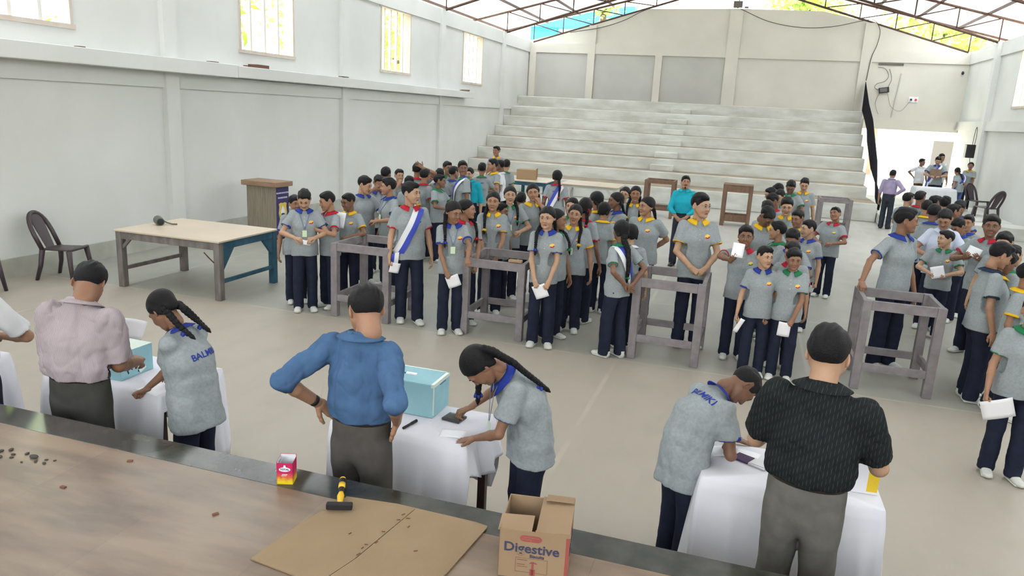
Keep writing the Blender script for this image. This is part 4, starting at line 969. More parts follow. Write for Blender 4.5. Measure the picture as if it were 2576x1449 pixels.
poly('brace', [(0, 0), (.24, 0), (0, -.30)], -.02, .02, 'blue_wood', t).matrix_local = Matrix.Translation((1.62, .09, .67))@Matrix.Rotation(math.radians(90), 4, 'Z')
poly('brace', [(0, 0), (-.22, 0), (0, -.24)], -.02, .02, 'blue_wood', t).matrix_local = Matrix.Translation((1.62, 1.15, .67))@Matrix.Rotation(math.radians(90), 4, 'Z')
tubes('wire', [[(1.42, .01, .62), (1.50, 0, .56), (1.58, 0, .50)]], .008, 'steel_brown', t)
o = empty('metal_mug', (-7.82, 8.36, .787), 'dark round metal mug lying on its side on the beige table', 'mug', rz=-35)
V, F = sweep([(-.075, 0, .062), (-.07, 0, .062), (0, 0, .06), (.07, 0, .055), (.085, 0, .055)], [.045, .062, .06, .054, .055], 20); link('cup', mesh_data('cup', V, F, MAT['bell_metal']), o)
V, F = sweep([(.086, 0, .055), (.089, 0, .055)], .043, 20); link('opening', mesh_data('opening', V, F, MAT['slot']), o)
tubes('handle', [[(.02, .05, .06), (.03, .10, .03), (.06, .16, .012), (.08, .22, .010)]], .010, 'bell_metal', o)
# lectern
o = empty('lectern', (-8.62, 12.15, 0), 'wooden lectern with a purple school banner on its front', 'lectern', rz=-2)
boxes('body', [(-.36, .30, -.32, .06, .04, 1.0)], 'laminate', o, bevel=.004); boxes('plinth', [(-.33, .27, -.28, .02, 0, .045)], 'dark_wood', o)
boxes('top', [(-.42, .36, -.40, .12, 1.0, 1.09)], 'laminate_top', o, bevel=.006)
BM = Matrix.Translation((.301, -.13, 0))@Matrix.Rotation(math.radians(90), 4, 'Z')@Matrix.Rotation(math.radians(90), 4, 'X')     # x-> +y , y-> up, normal +x
bn = link('banner', mesh_data('banner', *box_vf(.185, .44, .003, (0, .54, .002)), MAT['banner'], smooth=False), o, M=BM)
text('BRAHMI EDUCATION', .038, 'sign_white', Matrix.Translation((0, .88, .006)), bn); text('FOUNDATION', .042, 'sign_white', Matrix.Translation((0, .79, .006)), bn)
def flat(pts, z, m, name, par):
    V = np.array([(x, y, z) for x, y in pts]); bm = bmesh.new(); bm.faces.new([bm.verts.new(v) for v in V]); bmesh.ops.triangulate(bm, faces=bm.faces[:]); me = bpy.data.meshes.new(name); bm.to_mesh(me); bm.free(); me.materials.append(MAT[m]); return link(name, me, par)
flat([(-.12, .68), (-.06, .70), (0, .69), (.06, .70), (.12, .68), (.105, .62), (.125, .50), (.10, .40), (0, .33), (-.10, .40), (-.125, .50), (-.105, .62)], .006, 'gold', 'shield', bn)
flat([(-.118, .47), (.118, .47), (.10, .40), (0, .33), (-.10, .40)], .0065, 'lime', 'shield_base', bn)
flat([(0, .645), (.035, .59), (.065, .53), (.06, .47), (0, .42), (-.06, .47), (-.065, .53), (-.035, .59)], .007, 'sign_white', 'drop', bn); flat([(-.055, .49), (0, .505), (.055, .49), (.04, .455), (0, .445), (-.04, .455)], .0075, 'banner', 'book', bn)
boxes('small_print', [(x, x+.035, .155, .175, .0065, .007) for x in (-.15, -.11, -.065, -.02, .05, .095, .135)]+[(-.16, .16, .255, .262, .0065, .007)], 'sign_grey', bn)
# far furniture
t = frame_table('blue_table', (-6.15, 19.25, 0), 1.0, 1.15, .77, 'blue-legged table with a carton on it before the seating', 'table', None, 'blue_wood', leg=.08, rail=.10, lows=(), solid_top='beige_top', overhang=.03)
o = empty('carton', (-5.85, 19.85, .792), 'brown closed carton standing on the blue-legged table', 'box', rz=10); boxes('body', [(-.28, .26, -.2, .2, 0, .27)], 'raw_wood', o, bevel=.01); boxes('flap', [(.255, .27, -.18, .18, .05, .30)], 'cardboard_edge', o)
tag(boxes('teal_table', [(-7.2, -6.1, 17.0, 17.9, .70, .76), (-7.15, -7.08, 17.05, 17.12, 0, .7), (-6.2, -6.13, 17.05, 17.12, 0, .7), (-7.15, -7.08, 17.8, 17.87, 0, .7), (-6.2, -6.13, 17.8, 17.87, 0, .7)], 'teal'), 'teal table mostly hidden behind the boys at the back left', 'table')
o = empty('bench', (-5.47, 16.0, 0), 'low wooden bench under the raised boy with yellow collar', 'bench'); boxes('seat', [(-.5, .5, -.2, .2, .36, .415)], 'brown_wood', o)
for sx in (-.45, .4): boxes('leg', [(sx, sx+.05, -.17, .17, 0, .36)], 'brown_wood', o)
t = frame_table('trestle_table', (-4.85, 19.85, 0), 1.5, 1.1, .73, 'low pale table with diagonal legs before the seating', 'table', None, 'grey_paint_recess_shade', leg=.08, rail=.07, lows=(), solid_top='beige_top', overhang=.06)
for a in (0, 1): boxes('brace', [(.09 if a == 0 else 1.36, .14 if a == 0 else 1.41, .02, .06, .25, .70, rotm('Y', 38 if a == 0 else -38))], 'grey_paint_recess_shade', t)
frame_table('wooden_stand', (-2.66, 20.2, 0), .80, .75, 1.0, 'brown open wooden stand left of the man in the teal shirt', 'stand', None, 'brown_wood', leg=.08, rail=.09, low=.2)
frame_table('wooden_stand', (-.60, 19.85, 0), .74, .62, 1.04, 'brown open wooden stand right of the man in the teal shirt', 'stand', None, 'brown_wood', leg=.10, rail=.16, low=.12, lowh=.16, solid_top='brown_wood')
frame_table('wooden_stand', (1.72, 19.7, 0), .76, .70, .92, 'grey open wooden stand at the foot of the seating, right', 'stand', None, 'stand_paint', leg=.09, rail=.10, low=.16, lowh=.12)
# cloth covered tables
def drape(cx, cy, w, d, h, drops, label, rz=0, seed=0, m='tablecloth', group='white-covered polling tables'):
    """drops: front,right,back,left cloth lengths (functions of 0..1 along that side)"""
    t = empty('polling_table', (cx, cy, 0), label, 'table', group, rz)
    for sx in (-1, 1):
        for sy in (-1, 1): boxes('leg', [(sx*(w/2-.045)-.025, sx*(w/2-.045)+.025, sy*(d/2-.045)-.025, sy*(d/2-.045)+.025, 0, h-.03)], 'dark_wood', t, bevel=.003)
    boxes('tabletop', [(-w/2+.01, w/2-.01, -d/2+.01, d/2-.01, h-.03, h-.004)], 'dark_wood', t)
    n = 48; P = []; N = []; D = []
    for k, (a, b, nn) in enumerate([((-w/2, -d/2), (w/2, -d/2), (0, -1)), ((w/2, -d/2), (w/2, d/2), (1, 0)), ((w/2, d/2), (-w/2, d/2), (0, 1)), ((-w/2, d/2), (-w/2, -d/2), (-1, 0))]):
        m_ = n if k % 2 == 0 else int(n*d/w)+6
        for i in range(m_):
            u = i/m_; P.append((a[0]+(b[0]-a[0])*u, a[1]+(b[1]-a[1])*u)); pn = ((0, -1), (1, 0), (0, 1), (-1, 0))[(k-1) % 4]; q = min(u/.08, 1)
            v = nrm(np.array(nn)*(.5+.5*q)+np.array(pn)*(.5-.5*q)); N.append(v); D.append(drops[k](u)*.6+(drops[(k-1) % 4](1) if u == 0 else drops[k](u))*.4)
    P = np.array(P); N = np.array(N); D = np.array(D); M = len(P); R = 12; V = []; rs = np.random.RandomState(seed); ph = rs.uniform(0, 6, 4)
    for r in range(R+1):
        s = r/R
        for i in range(M):
            f = (.022*math.sin(i*.55+ph[0])+.016*math.sin(i*.23+ph[1])+.008*math.sin(i*1.3+ph[2]))*s**.8; q = N[i]*(.012*min(1, s*8)+.05*s+f)
            V.append((P[i][0]+q[0], P[i][1]+q[1], h+.003-D[i]*s-.004*min(1, s*10)))
    F = [(r*M+i, (r+1)*M+i, (r+1)*M+(i+1) % M, r*M+(i+1) % M) for r in range(R) for i in range(M)]
    c0 = len(V); V.append((0, 0, h+.004)); 
    for i in range(0, M-1, 2): F.append((i, (i+1) % M, (i+2) % M, c0))
    if M % 2: F.append((M-1, 0, c0, c0)) if False else None
    o = link('tablecloth', mesh_data('tablecloth', np.array(V), np.array(F), MAT[m])); o.location = (cx, cy, 0); o.rotation_euler = (0, 0, math.radians(rz))
    md = o.modifiers.new('s', 'SOLIDIFY'); md.thickness = .002; return o
K = lambda v: (lambda u: v)
tag(drape(-1.76, 3.84, .86, .50, .757, [lambda u: .62, lambda u: .16+.1*math.sin(u*3.1), lambda u: .5, K(.55)], 'table under a white cloth with the large blue ballot box'), 'white cloth on the table between the man in blue and the stooping girl', 'tablecloth', 'white tablecloths')
tag(drape(-3.79, 3.76, .94, .58, .757, [lambda u: .60, lambda u: .5*min(1, max(0, u-.25)*4)+.1, lambda u: .5, K(.6)], 'table under a white cloth with the torn blue ballot box, left', seed=2), 'white cloth on the left table beside the man in the striped shirt', 'tablecloth', 'white tablecloths')
tag(drape(.39, 4.02, .90, .52, .757, [lambda u: .70, lambda u: .62, lambda u: .55, lambda u: .66], 'table under a white cloth with the yellow and white box', rz=1, seed=3), 'white cloth on the right table behind the man in the dark shirt', 'tablecloth', 'white tablecloths')
tag(drape(-5.24, 3.44, .85, .48, .757, [lambda u: .65, lambda u: .6, lambda u: .5, K(.6)], 'table under a white cloth cut off by the left picture edge', seed=5), 'white cloth hanging at the left picture edge', 'tablecloth', 'white tablecloths')
o = drape(5.22, 24.75, 1.05, .7, 1.04, [lambda u: .7, lambda u: .6, lambda u: .5, K(.6)], 'far table under a pale cloth by the exit', seed=6, m='pale_cloth'); o.location[2] = 0
tag(o, 'pale cloth on the far table near the exit', 'tablecloth', 'white tablecloths')
# ballot boxes
o = empty('ballot_box', (-1.865, 3.99, .762), 'large light blue paper-covered ballot box with a slot, beside the man in blue', 'box')
boxes('body', [(-.215, .215, -.125, .125, 0, .215)], 'box_blue', o, bevel=.006); boxes('tape', [(-.216, .216, .118, .1265, .205, .2165), (.198, .2165, -.126, .126, .195, .2165), (.212, .2165, -.1265, -.116, .02, .2)], 'tape', o)
boxes('slot', [(-.065, .045, -.008, .008, .2152, .2175, 4)], 'slot', o); boxes('torn_paper', [(-.02, .05, -.020, .0, .217, .225, rotm('X', 12))], 'sign_white', o); boxes('pen_mark', [(.205, .2158, -.03, .06, .186, .189)], 'print_blue', o).location = (.002, 0, 0)
o = empty('ballot_box', (-3.91, 3.72, .762), 'light blue ballot box with torn paper, beside the man in the striped shirt', 'box', rz=0)
boxes('body', [(-.20, .19, -.15, .13, 0, .185)], 'box_blue', o, bevel=.006); boxes('lid_sheet', [(-.199, .189, -.149, .129, .185, .1875)], 'tape', o); boxes('slot', [(-.05, .05, -.03, -.015, .187, .190)], 'slot', o)
boxes('tear', [(.1895, .191, -.10, -.09, .03, .09, rotm('X', 20)), (.1895, .191, .0, .012, .02, .1, rotm('X', -12)), (.1895, .191, -.06, -.05, .05, .07)], 'slot', o); boxes('torn_strip', [(.191, .194, -.09, .03, .055, .075, rotm('X', -8)), (.191, .194, .0, .06, .02, .05, rotm('X', 25))], 'tape', o)
o = empty('ballot_box', (.66, 4.02, .762), 'yellow and white box half hidden behind the man in the dark shirt', 'box', rz=3)
boxes('body', [(-.16, .16, -.10, .12, 0, .18)], 'box_yellow', o, bevel=.004); boxes('white_panel', [(-.158, .105, -.1035, -.10, .005, .165)], 'box_white', o); boxes('base', [(-.163, .163, -.104, .122, 0, .012)], 'box_white', o)
# things on the polling tables
o = empty('ink_pad', (-1.53, 3.915, .762), 'open dark stamp pad beside the large blue ballot box', 'stamp pad', rz=-8); boxes('case', [(-.06, .06, -.05, .05, 0, .016)], 'ink_case', o, bevel=.003); boxes('pad', [(-.048, .05, -.042, .025, .0155, .018)], 'ink_pad', o)
o = empty('ink_pad', (.21, 4.05, .762), 'open stamp pad with purple lid on the right table', 'stamp pad', rz=-28); boxes('case', [(-.01, .09, -.045, .045, 0, .014)], 'steel', o, bevel=.003); boxes('pad', [(.0, .08, -.037, .037, .0135, .0155)], 'pale_cloth', o); boxes('lid', [(-.11, -.012, -.045, .045, 0, .012)], 'ink_purple', o, bevel=.003)
def pen(name, a, b, r, m, capm, label, cat='pen'):
    a, b = np.array(a, float), np.array(b, float); o = empty(name, tuple(a), label, cat); V, F = sweep([(0, 0, 0), tuple((b-a)*.6)], r, 10); link('barrel', mesh_data('barrel', V, F, MAT[m]), o); V, F = sweep([tuple((b-a)*.58), tuple(b-a)], r*1.15, 10); link('cap', mesh_data('cap', V, F, MAT[capm]), o)
pen('marker', (-1.745, 3.655, .770), (-1.72, 3.785, .770), .008, 'black_plastic', 'rubber', 'black marker lying on the cloth in front of the blue ballot box', 'marker')
# ---------------------------------------------------------------- things on the stage
Z = .9
o = empty('small_carton', (-1.85, 2.66, Z), 'small open pink and yellow carton on the granite stage edge', 'box', rz=20)
w = .036; hgt_ = .105
gm = MAT['pink_card']; t_ = gm.node_tree; b_ = t_.nodes['Principled BSDF']; tc_ = t_.nodes.new('ShaderNodeTexCoord'); s_ = t_.nodes.new('ShaderNodeSeparateXYZ'); n_ = t_.nodes.new('ShaderNodeTexNoise'); n_.inputs['Scale'].default_value = 70; a_ = t_.nodes.new('ShaderNodeMath'); a_.operation = 'MULTIPLY_ADD'; a_.inputs[1].default_value = .03
t_.links.new(tc_.outputs['Object'], s_.inputs[0]); t_.links.new(tc_.outputs['Object'], n_.inputs[0]); t_.links.new(n_.outputs[0], a_.inputs[0]); t_.links.new(s_.outputs['Z'], a_.inputs[2]); q_ = t_.nodes.new('ShaderNodeValToRGB'); mr = t_.nodes.new('ShaderNodeMapRange'); mr.inputs[2].default_value = .12
mr.inputs['From Min'].default_value = 0; mr.inputs['From Max'].default_value = .12; t_.links.new(a_.outputs[0], mr.inputs[0]); t_.links.new(mr.outputs[0], q_.inputs[0]); q_.color_ramp.elements[0].position = .22; q_.color_ramp.elements[0].color = (.75, .55, .02, 1); q_.color_ramp.elements[1].position = .62; q_.color_ramp.elements[1].color = (.50, .02, .10, 1); e_ = q_.color_ramp.elements.new(.42); e_.color = (.62, .12, .05, 1); t_.links.new(q_.outputs[0], b_.inputs['Base Color'])
boxes('carton_walls', [(-w, w, -w, -w+.0015, 0, hgt_), (-w, w, w-.0015, w, 0, hgt_+.012), (-w, -w+.0015, -w, w, 0, hgt_+.006), (w-.0015, w, -w, w, 0, hgt_), (-w, w, -w, w, 0, .002)], 'pink_card', o)
boxes('inner_liner', [(-w+.002, w-.002, -w+.0016, -w+.002, .003, hgt_-.001), (-w+.002, w-.002, w-.002, w-.0016, .003, hgt_+.011), (-w+.0016, -w+.002, -w+.002, w-.002, .003, hgt_+.005), (w-.002, w-.0016, -w+.002, w-.002, .003, hgt_-.001), (-w+.006, -w+.007, -w+.004, w-.01, .06, hgt_+.008, rotm('Y', 25))], 'pale_cloth', o)
for k, M_ in enumerate([Matrix.Translation((0, -w-.0006, .074))@Matrix.Rotation(math.radians(90), 4, 'X'), Matrix.Translation((-w-.0006, 0, .074))@Matrix.Rotation(math.radians(-90), 4, 'Z')@Matrix.Rotation(math.radians(90), 4, 'X')]):
    lg = flat([(.026*math.cos(a), .011*math.sin(a)) for a in np.linspace(0, 2*math.pi, 18, endpoint=False)], 0, 'sign_white', 'logo_oval', o); lg.matrix_local = M_; text('TOTAL', .013, 'print_blue', Matrix.Translation((0, 0, .0006)), lg); flat([(-.006, .010), (.006, .010), (.004, .021), (-.004, .021)], .0001, 'sign_white', 'crown', lg)
    boxes('small_print', [(-.012, .012, -.026, -.023, -.0002, .0004), (-.015, .008, -.032, -.030, -.0002, .0004)], 'sign_white', lg)
o = empty('hammer', (-1.495, 2.52, Z+.012), 'yellow-handled hammer with a black head lying on the cardboard', 'hammer', rz=0)
hd = rotm('Z', 21)
V, F = box_vf(.055, .014, .014); link('head', mesh_data('head', V@hd.T+(0, 0, .014), F, MAT['rubber'], smooth=False), o).modifiers.new('b', 'BEVEL').width = .004
dx, dy = math.sin(math.radians(-27)), math.cos(math.radians(-27))
def hp(a, z=.012): return (dx*a, dy*a, z)
V, F = sweep([hp(.0), hp(.02), hp(.09), hp(.105), hp(.12)], [.009, .011, .016, .013, .010], 10, flat=((dy, -dx, 0), .7)); link('handle', mesh_data('handle', V, F, MAT['hammer_yellow']), o)
V, F = sweep([hp(.12), hp(.17), hp(.24)], [.013, .015, .015], 10, flat=((dy, -dx, 0), .7)); g_ = link('grip', mesh_data('grip', V, F, MAT['rubber']), o)
V, F = sweep([hp(.155, .014), hp(.195, .014)], [.0152, .0155], 10, flat=((dy, -dx, 0), .7)); link('yellow_inlay', mesh_data('yellow_inlay', V, F, MAT['hammer_yellow']), g_); V, F = sweep([hp(.236), hp(.248)], [.0155, .013], 10, flat=((dy, -dx, 0), .75)); link('end_cap', mesh_data('end_cap', V, F, MAT['hammer_yellow']), g_)
# flattened cardboard: two panels, corrugated edge
def sheet(name, pts, z, m, par, th=.005, tilt=None):
    bm = bmesh.new(); V = [bm.verts.new((x, y, z+(tilt(x, y) if tilt else 0))) for x, y in pts]; f = bm.faces.new(V); bmesh.ops.triangulate(bm, faces=[f])
    r = bmesh.ops.extrude_face_region(bm, geom=bm.faces[:]); bmesh.ops.translate(bm, vec=(0, 0, th), verts=[v for v in r['geom'] if isinstance(v, bmesh.types.BMVert)]); bmesh.ops.recalc_face_normals(bm, faces=bm.faces[:])
    me = bpy.data.meshes.new(name); bm.to_mesh(me); bm.free(); me.materials.append(MAT[m]); return link(name, me, par)
def cardboard_wave(n, base, dark, ang, freq):
    m = mat(n, base, .88, .12); t = m.node_tree; b = t.nodes['Principled BSDF']; g = t.nodes.new('ShaderNodeTexCoord'); mp = t.nodes.new('ShaderNodeMapping'); mp.inputs['Rotation'].default_value = (0, 0, ang); t.links.new(g.outputs['Object'], mp.inputs[0])
    wv = t.nodes.new('ShaderNodeTexWave'); wv.inputs['Scale'].default_value = freq; wv.inputs['Distortion'].default_value = .6; t.links.new(mp.outputs[0], wv.inputs[0]); ns = t.nodes.new('ShaderNodeTexNoise'); ns.inputs['Scale'].default_value = 4; t.links.new(g.outputs['Object'], ns.inputs[0])
    x = t.nodes.new('ShaderNodeMix'); x.data_type = 'RGBA'; x.inputs['A'].default_value = (*base, 1); x.inputs['B'].default_value = (*dark, 1); t.links.new(ns.outputs[0], x.inputs['Factor']); t.links.new(x.outputs['Result'], b.inputs['Base Color'])
    bp = t.nodes.new('ShaderNodeBump'); bp.inputs['Strength'].default_value = .28; bp.inputs['Distance'].default_value = .003; t.links.new(wv.outputs['Fac'], bp.inputs['Height']); t.links.new(bp.outputs[0], b.inputs['Normal'])
cardboard_wave('corrugated', (.32, .235, .145), (.255, .18, .11), .35, 60)
o = empty('flattened_cardboard', (-1.25, 2.35, Z), 'flattened brown cardboard sheets lying on the stage under the hammer', 'cardboard')
def rel(L): return [(x+1.25, y-2.35) for x, y in L]
sheet('left_panel', rel([(-1.62, 2.09), (-1.31, 2.05), (-1.262, 2.235), (-1.205, 2.655), (-1.40, 2.635), (-1.53, 2.62), (-1.59, 2.36)]), .001, 'corrugated', o)
sheet('right_panel', rel([(-1.300, 2.06), (-1.255, 2.235), (-1.198, 2.655), (-1.0, 2.655), (-.865, 2.635), (-.90, 2.28), (-.96, 1.98), (-1.18, 1.98)]), .004, 'corrugated', o)
sheet('under_panel', rel([(-1.52, 2.5), (-1.53, 2.64), (-1.30, 2.67), (-.93, 2.665), (-.87, 2.655), (-.9, 2.5)]), -.001, 'corrugated', o, th=.003)
rs = random.Random(4)
for k in range(11):
    u = rs.random(); x = -1.262+.057*u+rs.uniform(-.02, .03)+(.0 if k < 8 else rs.uniform(-.2, .2)); y = 2.235+.40*u-(.0 if k < 8 else .1); c = boxes('cardboard_scrap', [(-.008*rs.random()-.003, .008, -.002, .002, 0, .003, rs.uniform(0, 90))], 'crumb')
    tag(c, 'tiny dark cardboard scrap on the flattened cardboard', 'scrap', 'scraps on the flattened cardboard', (x, y, Z+.0095))
# biscuit carton
o = empty('biscuit_carton', (-.615, 2.50, Z), 'open brown biscuit carton standing on the stage edge', 'box', rz=9)
cw, cd, ch, th = .130, .130, .200, .004
boxes('carton_walls', [(-cw, cw, -cd, -cd+th, 0, ch), (-cw, cw, cd-th, cd, 0, ch), (-cw, -cw+th, -cd, cd, 0, ch), (cw-th, cw, -cd, cd, 0, ch), (-cw, cw, -cd, cd, 0, th)], 'cardboard', o, bevel=.001)
boxes('front_flap', [(-cw-.006, -.010, -cd, -cd+.09, ch+.002, ch+.005, rotm('X', 9)@rotm('Y', -3))], 'cardboard', o); boxes('side_flap', [(.006, cw+.002, -cd-.008, cd-.005, ch+.006, ch+.010, rotm('Y', -3))], 'cardboard', o)
boxes('back_flap', [(.02, cw, cd-.06, cd+.02, ch+.012, ch+.015, rotm('X', -14))], 'cardboard', o); boxes('flap_fold', [(.004, cw+.004, -cd-.010, -cd-.002, ch-.002, ch+.010)], 'cardboard', o)
FM = Matrix.Translation((0, -cd-.0008, 0))@Matrix.Rotation(math.radians(90), 4, 'X')
fp = bpy.data.objects.new('front_print', None); COL.objects.link(fp); fp.parent = o; fp.matrix_local = FM
def disc(pts, z, m, name, par): return flat(pts, z, m, name, par)
pill = [(.042*math.cos(a)*.45+(.022 if math.cos(a) > 0 else -.022), .0135*math.sin(a)) for a in np.linspace(0, 2*math.pi, 24, endpoint=False)]
disc([(x-.012, y+.170) for x, y in pill], 0, 'print_red', 'red_logo', o).matrix_local = FM
boxes('logo_strokes', [(-.045, -.012, .166, .1675, .0004, .0008), (-.012, -.010, .158, .167, .0004, .0008), (-.04, .02, .174, .1755, .0004, .0008)], 'cardboard', o).matrix_local = FM
bpy.data.objects.remove(fp)
text('Digestive', .050, 'print_blue', FM@Matrix.Translation((-.008, .128, .0006))@Matrix.Diagonal((1.12, 1.05, 1, 1)), o); text('Biscuits', .018, 'print_blue', FM@Matrix.Translation((.014, .099, .0006)), o)
boxes('print_frame', [(-.065, .055, .088, .0892, 0, .0006), (-.065, -.0638, .03, .089, 0, .0006), (.0538, .055, .03, .089, 0, .0006), (-.065, .055, .03, .0312, 0, .0006), (-.058, -.02, .079, .082, 0, .0006), (-.058, -.03, .060, .063, 0, .0006), (-.058, -.02, .052, .054, 0, .0006)], 'print_brown', o).matrix_local = FM
boxes('arrow_stain', [(-.004, .004, .02, .075, 0, .0007), (-.012, .0, .070, .074, 0, .0007, 30), (.0, .016, .070, .074, 0, .0007, -20), (-.010, .010, .02, .045, 0, .0007)], 'print_red', o).matrix_local = FM
boxes('red_edge', [(cw-.012, cw+.0008, -cd-.0009, -cd+.010, .0, ch-.01)], 'print_red', o)
SMx = Matrix.Translation((cw+.0008, 0, 0))@Matrix.Rotation(math.radians(90), 4, 'Z')@Matrix.Rotation(math.radians(90), 4, 'X')
disc([(.0, .185), (.016, .165), (.018, .150), (.0, .138), (-.018, .150), (-.016, .165)], 0, 'print_red', 'red_logo', o).matrix_local = SMx; text('Digestive', .046, 'print_blue', SMx@Matrix.Translation((0, .105, .0006)), o)
for k, (x, y, s_) in enumerate([(-3.04, 2.385, .018), (-3.10, 2.40, .010), (-3.15, 2.37, .009), (-3.20, 2.40, .012), (-3.13, 2.345, .008), (-3.00, 2.36, .009), (-2.97, 2.39, .007), (-3.18, 2.33, .010), (-2.93, 2.40, .006), (-2.95, 2.36, .009), (-3.23, 2.37, .012), (-3.05, 2.33, .006)]):
    V, F = SPH; q = link('pebble', mesh_data('pebble', V*(s_*1.3, s_*.8, s_*.45)+(0, 0, s_*.42), F, MAT['pebble'])); q.rotation_euler = (0, 0, k*1.7); tag(q, 'small dark pebble on the stage tiles at the far left', 'pebble', 'dark pebbles on the stage tiles', (x, y, Z))
for k, (x, y) in enumerate([(-2.69, 2.23), (-2.62, 2.53), (-1.95, 2.30)]): tag(boxes('plaster_crumb', [(-.012, .012, -.007, .007, 0, .006, 30*k)], 'crumb'), 'rusty crumb lying on the stage tiles', 'debris', 'rusty crumbs on the stage tiles', (x, y, Z))
# ---------------------------------------------------------------- people
def paper(pos, w, h, yaw, roll, label, tilt=0, group='white ballot papers held by the students', bend=.02, flatz=False):
    nu, nv = 6, 6; V = []
    for i in range(nu):
        for j in range(nv):
            a, b = i/(nu-1)-.5, j/(nv-1)-.5; V.append((a*w, b*h, bend*(math.cos(a*2.6)-1)+bend*.5*b*b))
    V = np.array(V); V = V if flatz else V@np.array([[1, 0, 0], [0, 0, 1], [0, -1, 0.]])     # upright: x right, z up
    if not flatz: V = V@rotm('Y', roll).T@rotm('X', tilt).T
    V = V@rotm('Z', yaw).T; o = link('paper', mesh_data('paper', V, tri_grid(nu, nv), MAT['paper'])); md = o.modifiers.new('s', 'SOLIDIFY'); md.thickness = .0008
    return tag(o, label, 'paper', group, tuple(pos))
def held(info, p):
    side, w, h = p['paper'][:3]; up = len(p['paper']) > 3; s = -1 if side == 'ra' else 1
    T, f, n, hs, E = info[s]; G = T+f*.085*hs*.95+n*.030*hs; r = random.Random(p['label']); roll = r.uniform(-25, 25)
    z = h*.36 if up else -h*.36; z2 = z*math.cos(math.radians(roll)); fr = info['R']@np.array([0, -1., 0]); sd = info['R']@np.array([-s*1., 0, 0])
    c = G+np.array([0, 0, z2])+sd*(w*.3)+fr*.012
    nm = p['label'].split(' holding')[0]; nm = ' '.join(nm.split()[:9])
    paper(c, w, h, p['rot'], roll, 'white paper held by the '+nm, tilt=-18 if up else 12, bend=.010)
